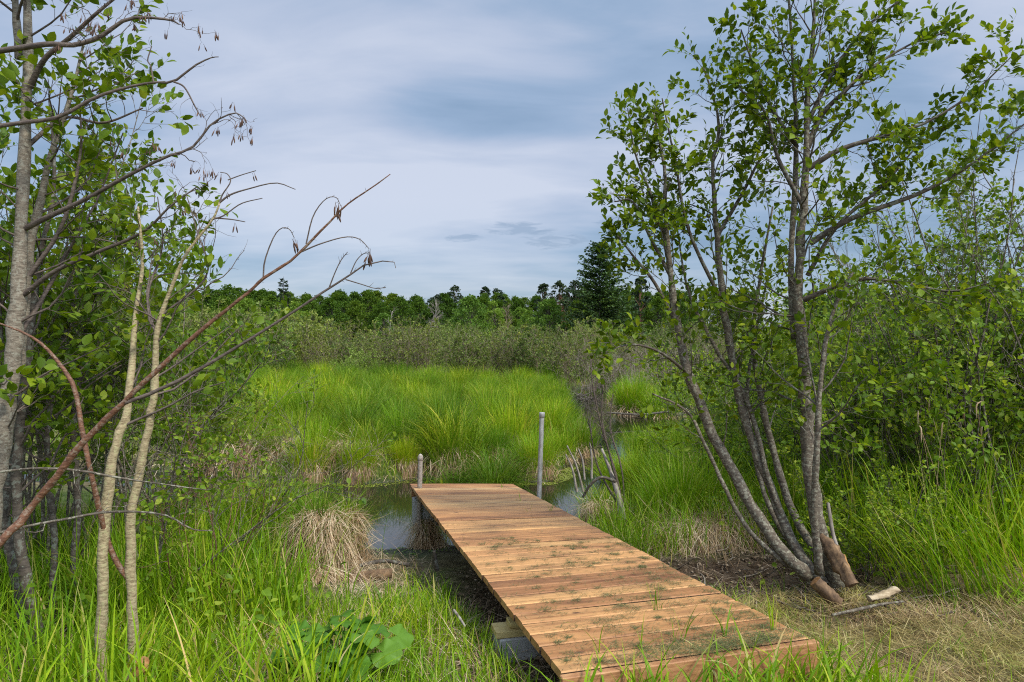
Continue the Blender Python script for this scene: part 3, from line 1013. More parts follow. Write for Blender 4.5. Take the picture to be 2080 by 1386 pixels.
for q, pts in enumerate(bare_limbs):
    ln = px_stem(pts, 20)
    pl.branches.append(ln)
    nb = len(pl.twigs)
    if q in (0, 1, 5, 6):
        pl.sprout(ln, 13, .35, .99, .2, .14, 55, level=1, n2=3, len2=.10, wob=.34, up=.0, bare=1.0, rmin=.0011)
    elif q in (2, 3, 4):
        pl.sprout(ln, 5, .4, .99, .1, .06, 55, level=0, wob=.3, up=.02, bare=1.0, rmin=.0011)
    else:
        pl.sprout(ln, 9, .2, .99, .36, .2, 50, level=1, n2=4, len2=.2, leaf=.055, per=5, bare=.35)
    if q in (0, 1, 5, 6):
        for tw in pl.twigs[nb:]:
            if pl.r.random() < .5:
                twig_spots.append(tw[0][-1])
for ln in pl.stems:
    pl.sprout(ln, 14, .3, .98, .55, .35, 55, level=1, n2=6, len2=.25, leaf=.066, per=6, bare=.1, bias=(.5, .2, 0))
finish(pl, alder_l, M['bark_light'], M['leaf_alder'], bcol=M['bark_twig'])
catkins(alder_l, [twig_spots[i] for i in pl.r.permutation(len(twig_spots))[:60]], pl.r)

# --- left: pair of thin pale stems ----------------------------------------------------------
base = at(240, 1400, 3.15)
base[2] = gz(base[0], base[1])
twin = thing('alder_sapling', 'two slim pale yellowish alder stems standing in the grass at the lower left', 'tree', base)
pl = Plant(35)
L2 = px_stem([(207, 1430, 3.1, 22), (207, 1330, 3.1, 22), (206, 1230, 3.1, 22), (213, 1090, 3.1, 21), (222, 970, 3.1, 20), (240, 890, 3.12, 18), (261, 820, 3.15, 16),
              (268, 740, 3.2, 13), (275, 640, 3.25, 10), (290, 540, 3.3, 7), (280, 420, 3.3, 4)], 30)
L3 = px_stem([(270, 1400, 3.15, 24), (272, 1330, 3.15, 22), (270, 1230, 3.15, 20), (266, 1170, 3.15, 20), (267, 1060, 3.15, 19), (284, 950, 3.15, 18), (304, 860, 3.15, 16), (314, 790, 3.15, 15),
              (317, 700, 3.15, 13), (326, 646, 3.15, 11), (353, 572, 3.15, 7.5), (384, 508, 3.15, 6), (432, 446, 3.15, 4.5), (446, 412, 3.15, 4)], 34)
pl.stems = [L2, L3]
side = px_stem([(264, 1178, 3.15, 12), (240, 1150, 3.13, 11), (217, 1095, 3.1, 11), (200, 1030, 3.05, 11), (180, 940, 3.0, 10), (166, 870, 3.0, 10), (150, 785, 3.0, 9), (105, 720, 3.0, 7), (60, 682, 3.0, 5), (-20, 650, 3.0, 3)], 26)
tops = [px_stem(p, 14) for p in (
    [(446, 412, 3.15, 4.5), (468, 396, 3.15, 4), (505, 384, 3.15, 3), (560, 372, 3.15, 2.5), (600, 385, 3.15, 1.6)],
    [(432, 446, 3.15, 4), (455, 438, 3.15, 3), (490, 414, 3.15, 2.5), (533, 403, 3.15, 1.8)],
    [(434, 443, 3.15, 3.5), (470, 446, 3.15, 2.6), (498, 451, 3.15, 1.8)],
    [(446, 412, 3.15, 4), (452, 395, 3.15, 3), (468, 370, 3.15, 2.5), (462, 354, 3.15, 2), (447, 350, 3.15, 1.6)],
    [(463, 366, 3.15, 2.6), (490, 356, 3.15, 2.2), (520, 347, 3.15, 1.8)],
    [(330, 640, 3.15, 6), (420, 560, 3.2, 4), (400, 470, 3.25, 3), (380, 400, 3.3, 2)],
    [(319, 690, 3.15, 6), (300, 600, 3.3, 5), (330, 500, 3.4, 3.5), (320, 400, 3.4, 2)])]
pl.branches += tops
spots = [at(447, 352, 3.15), at(474, 452, 3.15), at(518, 350, 3.15)]
for ln in tops[5:]:
    pl.sprout(ln, 10, .1, .98, .28, .16, 50, level=1, n2=4, len2=.14, wob=.25, bare=.75, leaf=.05, per=4)
pl.sprout(L2, 10, .5, .98, .45, .25, 45, level=1, n2=5, len2=.2, leaf=.05, per=5, bare=.3)
pl.sprout(L3, 7, .5, .8, .5, .35, 50, level=1, n2=5, len2=.2, leaf=.05, per=5, bare=.3)
finish(pl, twin, M['bark_pale'], M['leaf_alder'], bcol=M['bark_twig'])
mb = MB()
tubes(mb, [roughen(side, pl.r, .06)], 7)
o = mb.build('branch', M['bark_red'], twin)
o['label'] = 'reddish side branch arching up and left from the stem'
catkins(twin, spots, pl.r)
mb = MB()
c0, c1 = at(272, 1395, 3.1), at(290, 1345, 3.0)
tubes(mb, [(np.array([c0, c0 * .6 + c1 * .4, c1]), np.array([.028, .027, .027]))], 12, cap=True)
o = mb.build('cut_stub', M['cut_wood'], twin)

# --- left: the diagonal reddish bare branch --------------------------------------------------
base = at(-160, 1260, 2.25)
leaner = thing('leaning_branch', 'long reddish bare branch with catkins slanting up across the left of the view', 'branch', base)
pl = Plant(37)
main = px_stem([(-160, 1260, 2.2, 17.6), (0, 1102, 2.25, 16), (60, 1035, 2.3, 15.2), (110, 975, 2.3, 14.4), (165, 902, 2.3, 13.6), (250, 818, 2.3, 11.2), (330, 742, 2.3, 9.6), (420, 662, 2.3, 8), (500, 598, 2.3, 6.8),
                (535, 566, 2.3, 6.4), (592, 528, 2.3, 5.6), (640, 482, 2.3, 4.8), (700, 420, 2.3, 3.6), (750, 385, 2.3, 2.72), (793, 354, 2.3, 1.76)], 46)
subs = [px_stem(p, 14) for p in (
    [(245, 822, 2.3, 8.8), (330, 790, 2.3, 8), (420, 742, 2.3, 7.2), (500, 694, 2.3, 6.4), (590, 638, 2.3, 5.6), (665, 588, 2.3, 4.8), (704, 564, 2.3, 4), (742, 538, 2.3, 3.2), (795, 530, 2.3, 2.08), (804, 545, 2.3, 1.44)],
    [(535, 566, 2.3, 3.6), (538, 530, 2.3, 3.2), (556, 482, 2.3, 2.56), (572, 464, 2.3, 2.08), (588, 466, 2.3, 1.76), (598, 484, 2.3, 1.44)],
    [(612, 512, 2.3, 3.6), (650, 496, 2.3, 2.88), (700, 482, 2.3, 2.4), (730, 486, 2.3, 1.92), (750, 506, 2.3, 1.44)],
    [(622, 496, 2.3, 3.2), (636, 440, 2.3, 2.72), (660, 406, 2.3, 2.08), (682, 401, 2.3, 1.76), (692, 418, 2.3, 1.28)],
    [(668, 586, 2.3, 3.2), (680, 555, 2.3, 2.4), (692, 530, 2.3, 2.08), (706, 512, 2.3, 1.44)],
    [(702, 568, 2.3, 2.72), (735, 578, 2.3, 2.08), (762, 586, 2.3, 1.76), (784, 584, 2.3, 1.44)],
    [(712, 556, 2.3, 2.56), (724, 530, 2.3, 2.08), (738, 516, 2.3, 1.76), (752, 514, 2.3, 1.44)])]
pl.stems = [main]
pl.branches = subs
for ln in [main] + subs:
    pl.sprout(ln, 5, .5, .99, .02, .012, 50, level=0, bare=1, rmin=.001)
finish(pl, leaner, M['bark_red'], M['leaf_alder'], bcol=M['bark_twig'])
catkins(leaner, [at(592, 490, 2.3), at(598, 488, 2.3), at(688, 418, 2.3), at(684, 412, 2.3), at(748, 512, 2.3), at(746, 520, 2.3), at(752, 508, 2.3)], pl.r)

# --- left: dead twigs hanging across -----------------------------------------------------------
for k, (pts, lab) in enumerate((
        ([(-40, 965, 2.6, 5), (60, 952, 2.6, 5), (150, 955, 2.6, 4.5), (250, 972, 2.65, 4), (340, 985, 2.7, 3), (420, 996, 2.75, 2)], 'upper of two thin grey dead twigs crossing in front of the pale stems'),
        ([(-40, 1092, 2.7, 6), (60, 1068, 2.7, 6), (130, 1055, 2.7, 5), (225, 1040, 2.75, 5), (330, 1045, 2.8, 4), (390, 1075, 2.8, 3), (430, 1078, 2.8, 2)], 'lower of two thin grey dead twigs crossing in front of the pale stems'))):
    ln = px_stem(pts, 20)
    t = thing('dead_twig', lab, 'twig', ln[0][0])
    pl = Plant(60 + k)
    pl.stems = [ln]
    pl.sprout(ln, 7, .2, .98, .16, .08, 50, level=1, n2=2, len2=.06, wob=.3, bare=1)
    finish(pl, t, M['bark_grey'], M['leaf_alder'], stem_sides=6)

# --- left: dark mossy trunks behind -------------------------------------------------------------
base = at(75, 1290, 4.0)
base[2] = gz(base[0], base[1])
dk = thing('alder_tree', 'dark rough alder stems behind the thick pale trunk at the left', 'tree', base)
pl = Plant(39)
pl.stems = [px_stem([(82, 1320, 4.0, 26), (62, 1220, 4.0, 24), (42, 1110, 4.0, 22), (32, 1000, 4.0, 20), (40, 880, 4.0, 18), (55, 740, 4.0, 16), (75, 560, 4.1, 12), (110, 380, 4.2, 8), (100, 200, 4.2, 4)], 28),
            px_stem([(60, 1310, 4.15, 24), (28, 1150, 4.15, 20), (12, 1050, 4.15, 18), (18, 900, 4.2, 15), (4, 720, 4.2, 11), (-10, 500, 4.2, 7)], 24),
            px_stem([(140, 1300, 4.6, 16), (150, 1150, 4.6, 14), (158, 1000, 4.7, 13), (150, 850, 4.7, 11), (175, 660, 4.7, 9), (185, 480, 4.7, 6), (215, 330, 4.7, 3)], 26),
            px_stem([(100, 1300, 4.3, 14), (110, 1100, 4.4, 12), (96, 900, 4.4, 10), (120, 720, 4.4, 8), (160, 560, 4.5, 5), (150, 400, 4.5, 3)], 24)]
for ln in pl.stems:
    pl.sprout(ln, 19, .35, .98, .65, .35, 55, level=1, n2=7, len2=.28, leaf=.064, per=7, bias=(.35, -.1, 0), bare=.05)
finish(pl, dk, M['bark_dark'], M['leaf_alder'], bcol=M['bark_twig'])


# --- thickets: shrubs made once per kind, then copied --------------------------------------------
def make_shrub(name, label, cat, group, seed, H, spread, n_stem, n_b, n2, leaf, per, bark, leafm, bare=.1, simple=False, lean=.35, len0=.8, len2=.3, t0=.2, rs=.012, rmin=.002, up=.05, sides=5, loc=(0, 0, 0), wob=.13, level=1):
    root = thing(name, label, cat, (0, 0, 0), group)
    p = Plant(seed)
    lines = []
    for q in range(n_stem):
        a = p.r.uniform(0, 2 * np.pi)
        rad = spread * .3 * math.sqrt(p.r.random())
        p0 = np.array([rad * math.cos(a), rad * math.sin(a), -.1])
        d = np.array([math.cos(a) * lean * p.r.uniform(.2, 1.4), math.sin(a) * lean * p.r.uniform(.2, 1.4), 1])
        ln = p.path(p0, d, H * p.r.uniform(.7, 1.08), rs * p.r.uniform(.6, 1.2), 12, wob, .06, .2)
        lines.append(ln)
        nb_, nt_ = len(p.branches), len(p.twigs)
        p.sprout(ln, n_b, t0, .98, len0 * p.r.uniform(.7, 1.2), len0 * .4, 50, level=level, n2=n2, leaf=leaf, per=per, bare=bare, len2=len2, rmin=rmin, up=up)
        if not simple:      # every stem with its own side branches is a part
            mb = MB()
            tubes(mb, [ln], 7)
            tubes(mb, p.branches[nb_:], 4)
            tubes(mb, p.twigs[nt_:], 3)
            mb.build('stem', bark, root)
    if simple:
        mb = MB()
        tubes(mb, lines, sides)
        tubes(mb, p.branches, 3)
        tubes(mb, p.twigs, 3)
        mb.build('stems', bark, root)
    cm = p.crown_mesh(simple, .6)
    if cm.n:
        cm.build('foliage', leafm, root)
    return root


def place(root, used, x, y, rz, s, label=None, z=None, group=None, sz=None):
    o = root if root.name not in used else copy_tree(root)
    used.add(root.name)
    o.location = (x, y, gz(x, y) if z is None else z)
    o.rotation_euler = (0, 0, rz)
    o.scale = (s, s, s * (sz or 1))
    if label:
        o['label'] = label
    if group:
        o['group'] = group
    return o


used = set()
G_L = 'leafy alder shrubs of the left thicket'
sA = make_shrub('alder_shrub', 'tall leafy alder shrub in the thicket on the left', 'shrub', G_L, 41, 3.1, 1.1, 9, 12, 6, .064, 6, M['bark_grey'], M['leaf_thicket'], .1, len0=.66, t0=.48, rs=.014, up=.09)
sB = make_shrub('alder_shrub', 'low leafy alder shrub at the right end of the left thicket', 'shrub', G_L, 42, 2.3, 1.0, 8, 8, 5, .060, 5, M['bark_red'], M['leaf_light'], .1, len0=.5, t0=.55, rs=.009, lean=.5)
sC = make_shrub('alder_shrub', 'half bare alder shrub hung with catkins in the left thicket', 'shrub', G_L, 43, 2.9, .9, 6, 11, 6, .05, 3, M['bark_grey'], M['leaf_thicket'], .72, len0=.6, t0=.35, rs=.012, len2=.25, wob=.16)
left_spots = [  # px of base, distance, kind, turn, scale, height factor, label
    (-60, 4.9, sA, .3, 1.05, 1.25, 'tall leafy shrub at the left frame edge behind the thick pale trunk'),
    (110, 5.2, sA, 1.7, 1.0, 1.12, 'tall leafy shrub directly behind the slanting reddish branch at the left'),
    (250, 5.6, sA, 3.0, .92, 1.0, 'leafy shrub behind the pair of slim pale stems'),
    (300, 5.0, sC, .9, .95, 1.0, 'grey half bare shrub with tangled twigs above the pair of pale stems'),
    (400, 5.9, sC, 2.6, .85, .92, 'grey half bare shrub against the sky right of the pale stems'),
    (345, 6.9, sA, 4.4, .66, .95, 'leafy shrub between the bare grey shrub and the marsh'),
    (385, 4.9, sB, .4, .74, .95, 'low bright shrub with red stems in front of the left sedge hummock'),
    (330, 7.6, sA, 5.2, .95, .9, 'deep green shrub farther back in the left thicket'),
    (140, 7.0, sA, 2.2, 1.05, 1.1, 'tall shrub farther back behind the left trunks'),
    (30, 6.3, sC, 4.0, 1.1, 1.2, 'grey half bare shrub behind the dark mossy stems'),
    (60, 5.6, sA, 4.9, 1.0, 1.15, 'tall leafy shrub between the thick pale trunk and the slim stems'),
]
for px, Yd, kind, rz, s, sz, lab in left_spots:
    place(kind, used, (px - 1040) / F * Yd, Yd, rz, s, lab, sz=sz)

G_R = 'leafy shrubs of the right thicket'
sD = make_shrub('alder_shrub', 'x', 'shrub', G_R, 51, 2.7, 1.3, 9, 10, 6, .064, 6, M['bark_dark'], M['leaf_thicket'], .08, len0=.75, t0=.3, rs=.016, lean=.45)
sE = make_shrub('alder_shrub', 'x', 'shrub', G_R, 52, 2.3, 1.3, 12, 10, 6, .058, 7, M['bark_dark'], M['leaf_light'], .05, len0=.6, t0=.2, rs=.010, lean=.5)
sF = make_shrub('alder_shrub', 'x', 'shrub', G_R, 53, 3.6, .7, 6, 9, 4, .060, 4, M['bark_grey'], M['leaf_thicket'], .5, len0=.6, t0=.4, rs=.013, lean=.25)
sG = make_shrub('alder_sapling', 'x', 'sapling', G_R, 54, 4.5, .9, 6, 14, 5, .060, 6, M['bark_dark'], M['leaf_alder'], .12, len0=.7, t0=.3, rs=.016, lean=.2, len2=.28)
right_spots = [
    (1800, 7.2, sD, .3, 0.95, 0.88, 'dense shrub with dark stems behind the tall grass right of the grey alder'),
    (1930, 7.0, sD, 1.9, 0.9975, 0.88, 'dense shrub with dark leaning stems behind the tall grass near the right edge'),
    (2060, 6.6, sD, 3.6, 0.9975, 0.924, 'dense shrub at the right frame edge behind the tall grass'),
    (2180, 6.4, sD, 5.1, 1.045, 0.968, 'dense shrub mostly beyond the right frame edge'),
    (1760, 8.5, sE, .6, 1.15, 1.0, 'bright green shrub seen between the alder trunk and the dense right shrubs'),
    (1890, 8.9, sE, 2.4, 1.2, 1.0, 'bright green shrub behind the dark leaning stems at the right'),
    (2030, 8.7, sE, 4.0, 1.2, 1.05, 'bright green shrub in the back row at the right edge'),
    (1960, 6.2, sF, 1.0, .95, 1.0, 'tall thin grey shrub rising above the right thicket'),
    (2075, 5.8, sF, 2.9, 1.0, 1.1, 'tall thin half bare shrub at the right frame edge'),
    (1840, 9.5, sF, 4.2, 1.15, 1.0, 'slim sparse shrub far back in the right thicket'),
    (1690, 9.5, sE, 5.0, 1.05, .95, 'bright shrub standing behind the main alder trunk'),
    (1580, 10.5, sE, 1.3, 1.0, .95, 'bright shrub seen between the leaning alder trunks'),
    (1480, 12.5, sE, 3.2, 1.0, .9, 'bright shrub beyond the grass left of the leaning alder trunks'),
    (1990, 10.5, sD, 2.0, 1.14, 0.88, 'dark dense shrub deep in the right thicket'),
    (1870, 11.5, sD, 4.0, 1.14, 0.88, 'dark dense shrub far behind the right thicket'),
    (1760, 12.5, sD, 5.5, 1.14, 0.88, 'dark dense shrub far behind the main alder trunk'),
    (1640, 14.0, sD, .5, 1.045, 0.88, 'dark shrub far off between the alder trunks'),
    (1740, 5.3, sE, 2.8, .55, .8, 'small low shrub beside the foot of the grey alder'),
    (1980, 5.9, sE, .2, 1.0, 1.05, 'bright shrub in front of the dark leaning stems near the right edge'),
    (1840, 6.3, sE, 3.7, 1.0, 1.05, 'bright shrub just right of the grey alder trunk'),
    (2110, 6.0, sF, 5.6, 1.05, 1.15, 'tall thin leafy shrub cut by the right frame edge'),
    (1900, 7.6, sF, .9, 1.1, 1.1, 'tall thin leafy shrub rising behind the right thicket'),
    (2010, 7.0, sG, 1.4, 1.0, 1.0, 'tall leafy sapling above the right thicket near the frame edge'),
    (2090, 7.6, sG, 3.1, 1.12, 1.0, 'tall leafy sapling half cut by the right frame edge'),
    (1925, 8.2, sG, 4.4, 1.05, .95, 'tall leafy sapling left of the other saplings above the right thicket'),
    (1850, 9.0, sG, .2, 1.05, .85, 'sparse sapling between the grey alder and the saplings at the right edge'),
    (1500, 9.0, sE, 5.9, .8, .9, 'bright low shrub in the gap between the leaning trunks'),
    (1400, 15.5, sE, 4.4, 1.0, .9, 'bright shrub on the bank left of the leaning alder trunks'),
]
for px, Yd, kind, rz, s, sz, lab in right_spots:
    place(kind, used, (px - 1040) / F * Yd, Yd, rz, s, lab, sz=sz)

# --- the shrub belt across the marsh ---------------------------------------------------------------
G_B = 'shrubs of the belt beyond the marsh'
kinds = {}
kinds['willow'] = [make_shrub('willow_shrub', 'pale green willow shrub in the belt beyond the marsh', 'shrub', G_B, 70 + q, 3.2, 2.2, 16, 9, 5, .12, 7, M['twig_far'], M['leaf_willow'], .05, True, .45, .8, .35, .15, .014, .006, sides=3) for q in range(2)]
kinds['grey'] = [make_shrub('bog_shrub', 'grey brown twiggy shrub in the belt beyond the marsh', 'shrub', G_B, 74 + q, 2.9, 2.2, 30, 9, 4, .085, 4, M['twig_far'], M['leaf_olive'], .3, True, .22, .5, .25, .25, .013, .006, sides=3, level=1) for q in range(2)]
kinds['olive'] = [make_shrub('alder_shrub', 'dark olive alder shrub in the belt beyond the marsh', 'shrub', G_B, 78 + q, 3.0, 2.2, 20, 10, 5, .10, 6, M['twig_far'], M['leaf_olive'], .1, True, .3, .65, .3, .12, .014, .006, sides=3) for q in range(2)]
kinds['yellow'] = [make_shrub('willow_shrub', 'bright yellow green bush in the belt beyond the marsh', 'shrub', G_B, 82, 2.4, 2.2, 16, 9, 5, .11, 7, M['twig_far'], M['leaf_yellow'], .02, True, .5, .6, .3, .1, .012, .006, sides=3)]
rb = np.random.default_rng(90)
belt = []
for row, (Yd, step) in enumerate(((34.5, 1.7), (38, 1.9), (43, 2.3), (49, 2.8), (57, 3.4), (68, 4.2), (82, 5.2))):
    x = -.62 * Yd
    while x < .62 * Yd:
        belt.append((x + rb.normal(0, .5), Yd + rb.normal(0, 1.2), row))
        x += step * rb.uniform(.75, 1.3)
for x, y, row in belt:
    px = 1040 + x / y * F
    u = rb.random()
    if px < 680:
        kd = 'willow' if u < .6 else 'olive' if u < .85 else 'grey'
    elif px < 1010:
        kd = 'grey' if u < .55 else 'willow' if u < .75 else 'olive'
    elif px < 1150:
        kd = 'olive' if u < .8 else 'grey'
    else:
        kd = 'grey' if u < .55 else 'willow' if u < .8 else 'olive'
    if row > 3:
        kd = 'willow' if u < .45 else 'olive'
    root = kinds[kd][rb.integers(len(kinds[kd]))]
    s = rb.uniform(.62, 1.15) * (1 + .03 * row) * (1.12 if px < 640 else 1)
    place(root, used, x, y, rb.uniform(0, 6.28), s)
for px, Yd, kd, s, lab in ((735, 33, 'yellow', .72, 'small bright yellow green bush in front of the brown shrub belt'),
                           (690, 32.5, 'yellow', .5, 'lowest yellow green bush at the left front of the shrub belt'),
                           (598, 36, 'willow', 1.15, 'tall pale willow at the left end of the open marsh'),
                           (530, 38, 'willow', 1.2, 'pale willow beside the left thicket across the marsh'),
                           (960, 40, 'yellow', 1.08, 'pale cream green bush rising from the middle of the brown belt'),
                           (885, 32, 'yellow', .4, 'tiny pale bush at the front of the brown shrub belt')):
    rt = kinds[kd][0]
    o = place(rt, used, (px - 1040) / F * Yd, Yd, rb.uniform(0, 6.28), s, lab)

# bare purple-grey shrubs along the right reach of the stream
G_P = 'bare purplish shrubs by the stream bend'
sP = make_shrub('bare_shrub', 'x', 'shrub', G_P, 95, 2.1, 1.6, 13, 7, 4, .04, 2, M['twig_bare'], M['leaf_olive'], .93, True, .35, .4, .2, .2, .008, .0035, sides=3)
for px, Yd, s, lab in ((1215, 31, 1.15, 'bare purple grey shrub above the dark cut bank'), (1300, 28, 1.0, 'bare shrub on the bank behind the bright grass clump'),
                       (1255, 33, 1.35, 'bare purple grey shrub behind the dark stick heap'), (1350, 31, 1.2, 'bare shrub behind the leaning alder trunk on the far bank'), (1420, 29, 1.2, 'bare shrub between the leaning trunks on the far bank'),
                       (1160, 35, 1.1, 'bare shrub at the right end of the dark olive shrubs')):
    place(sP, used, (px - 1040) / F * Yd, Yd, rb.uniform(0, 6.28), s, lab)
# the thin bare shrub standing close, right of the tall post
base = at(1262, 1035, 8.2)
base[2] = gz(base[0], base[1])
t = thing('bare_shrub', 'thin dark leafless shrub on a rooty hummock right of the tall post', 'shrub', base)
pl = Plant(97)
pl.stems = [px_stem(p, 16) for p in (
    [(1265, 1035, 8.2, 6.2), (1250, 960, 8.2, 4.96), (1225, 880, 8.2, 3.72), (1205, 790, 8.2, 3.1), (1200, 730, 8.2, 1.86)],
    [(1268, 1035, 8.2, 5.58), (1240, 930, 8.1, 4.34), (1222, 850, 8.1, 3.1), (1226, 780, 8.1, 1.86)],
    [(1262, 1038, 8.2, 4.96), (1215, 950, 8.3, 3.72), (1200, 880, 8.3, 2.48), (1190, 820, 8.3, 1.86)],
    [(1270, 1040, 8.3, 4.34), (1262, 950, 8.4, 3.1), (1240, 870, 8.5, 2.48), (1245, 800, 8.5, 1.55)])]
for ln in pl.stems:
    pl.sprout(ln, 9, .4, .98, .4, .2, 40, level=1, n2=3, len2=.15, wob=.2, bare=1)
finish(pl, t, M['bark_twig'], M['leaf_alder'], stem_sides=6)


# ------------------------------------------------------------------ the far forest
def clump_tree(name, label, cat, group, seed, H, W, leafm, bark, n_clump, per, lsize, z0=.3, top=1.0, trunk_r=.14, round_=.5, flat=.8):
    root = thing(name, label, cat, (0, 0, 0), group)
    r = np.random.default_rng(seed)
    P, D, S, limbs = [], [], [], []
    trunk = np.array([[0, 0, -.3], [r.normal(0, .1), r.normal(0, .1), H * .35], [r.normal(0, .25), r.normal(0, .25), H * .65], [r.normal(0, .3), r.normal(0, .3), H * .93]])
    tl = catmull(trunk, 12)
    for q in range(n_clump):
        t = z0 + (1 - z0) * r.random() ** .9
        prof = math.sin(math.pi * min(1, (t - z0 * .7) / (1 - z0 * .7)) ** .8) ** .6
        rad = W / 2 * prof * math.sqrt(r.uniform(.15, 1))
        a = r.uniform(0, 2 * np.pi)
        c = np.array([rad * math.cos(a), rad * math.sin(a), H * t * top])
        cs = W * r.uniform(.07, .19) * (1.15 - .5 * t)
        m = int(per * r.uniform(.6, 1.3))
        v = nrm(r.standard_normal((m, 3)))
        v[:, 2] = np.where(r.random(m) < .6, np.abs(v[:, 2]), v[:, 2])
        rr = cs * r.uniform(.45, 1.12, (m, 1))
        P.append(c + v * rr * np.array([1, 1, flat]))
        D.append(v + .6 * r.standard_normal((m, 3)))
        S.append(lsize * r.uniform(.6, 1.3, m))
        k = int(min(11, max(2, t * 9)))
        limbs.append((catmull([tl[k], (tl[k] + c) / 2 + [0, 0, -.2], c], 6), np.linspace(trunk_r * .35, .02, 6)))
    mb = MB()
    tubes(mb, [(tl, np.linspace(trunk_r, trunk_r * .2, 12))], 6)
    tr = mb.build('trunk', bark, root)
    mb = MB()
    tubes(mb, limbs, 3)
    mb.build('limbs', bark, root)
    mb = MB()
    leaves(mb, np.concatenate(P), np.concatenate(D), np.concatenate(S), None, True, r, .8)
    mb.build('crown', leafm, root)
    return root


def spire_tree(name, label, cat, group, seed, H, W, leafm, bark, whorls, per_w, lsize, bare=.08, density=16, droop=-.12, power=.9):
    root = thing(name, label, cat, (0, 0, 0), group)
    r = np.random.default_rng(seed)
    tl = np.array([[0, 0, -.3], [0, 0, H * .5], [0, 0, H]])
    mb = MB()
    tubes(mb, [(catmull(tl, 10), np.linspace(H * .011, .02, 10))], 6)
    mb.build('trunk', bark, root)
    br, P, D, S = [], [], [], []
    for w in range(whorls):
        t = bare + (1 - bare) * (w + r.uniform(-.3, .3)) / whorls
        Lw = W / 2 * max(.04, (1 - t)) ** power
        for q in range(per_w):
            a = r.uniform(0, 2 * np.pi)
            L = Lw * r.uniform(.55, 1.12)
            d = np.array([math.cos(a), math.sin(a), 0])
            s = np.linspace(0, 1, 6)[:, None]
            ln = np.array([0, 0, H * t]) + d * L * s + np.array([0, 0, 1.0]) * L * (.25 * s + droop * 3 * s * s * (1 - t) + .12 * s ** 3)
            br.append((ln, np.linspace(.035, .008, 6) * (1.3 - t)))
            m = max(4, int(density * L))
            f = r.uniform(.12, 1, m) * 5
            i = np.minimum(f.astype(int), 4)
            p = ln[i] + (ln[i + 1] - ln[i]) * (f - i)[:, None]
            sd = np.array([-d[1], d[0], 0])
            off = r.normal(0, 1, m) * .16 * L * (1.1 - f / 5)
            P.append(p + sd * off[:, None] + r.normal(0, .05, (m, 3)))
            D.append(d + sd * np.sign(off)[:, None] * .7 + r.normal(0, .35, (m, 3)))
            S.append(lsize * r.uniform(.6, 1.3, m))
    mb = MB()
    tubes(mb, br, 3)
    mb.build('branches', bark, root)
    mb = MB()
    leaves(mb, np.concatenate(P), np.concatenate(D), np.concatenate(S), None, True, r, .5)
    mb.build('crown', leafm, root)
    return root


G_F = 'trees of the forest edge beyond the marsh'
dec = [clump_tree('deciduous_tree', 'dark green broadleaf tree of the forest edge beyond the marsh', 'tree', G_F, 110 + q, 10.5, 7.0, M['leaf_forest'], M['bark_dark'], 95, 85, .31, z0=.1) for q in range(4)]
lig = [clump_tree('deciduous_tree', 'lighter green broadleaf tree in front of the dark forest', 'tree', G_F, 120 + q, 8.0, 5.5, M['leaf_forest_light'], M['bark_grey'], 70, 85, .26, z0=.1) for q in range(2)]
pin = [clump_tree('pine_tree', 'dark pine standing above the broadleaf forest edge', 'tree', 'dark pines along the skyline', 130 + q, 13.0, 4.6, M['needle_pine'], M['bark_red'], 34, 60, .38, z0=.42, trunk_r=.2, flat=.45) for q in range(3)]
rf = np.random.default_rng(140)


def skyline(px):
    return np.interp(px, [0, 420, 480, 560, 640, 700, 800, 850, 930, 1020, 1080, 1130, 1160, 1300, 1500, 2080],
                     [592, 592, 588, 592, 598, 590, 594, 602, 594, 600, 612, 596, 590, 590, 592, 590])


for Yd, step in ((116, 4.3), (130, 4.6), (146, 4.6), (166, 4.2)):
    x = -.7 * Yd
    while x < .72 * Yd:
        y = Yd + rf.normal(0, 3)
        px = 1040 + x / y * F
        if 380 < px < 1420 or rf.random() < .55:
            z = gz(x, y)
            ztop = CAM_H - (skyline(px) + rf.normal(3, 3.5 if Yd < 150 else 2) + (16 if Yd < 125 else 6 if Yd < 140 else 0) - 693) / F * y
            rt = dec[rf.integers(4)]
            s = (ztop - z) / 10.5
            if (850 < px < 1170) and Yd > 140 and rf.random() < .75:
                rt, s = pin[rf.integers(3)], (ztop - z) / 13.0 * 1.02
            elif Yd < 140 and rf.random() < .24:
                rt, s = lig[rf.integers(2)], (ztop - z) / 8.0 * .86
            place(rt, used, x, y, rf.uniform(0, 6.28), s * rf.uniform(.92, 1.04), z=z)
        x += step * rf.uniform(.75, 1.25)

for px, Yd, top in ((1025, 150, 604), (1046, 154, 606), (1066, 150, 608), (1010, 158, 600), (1090, 152, 604), (985, 152, 604), (900, 152, 600), (740, 150, 596), (690, 152, 594)):
    x = (px - 1040) / F * Yd
    z = gz(x, Yd)
    place(dec[rf.integers(4)], used, x, Yd, rf.uniform(0, 6.28), (CAM_H - (top - 693) / F * Yd - z) / 10.5, z=z)

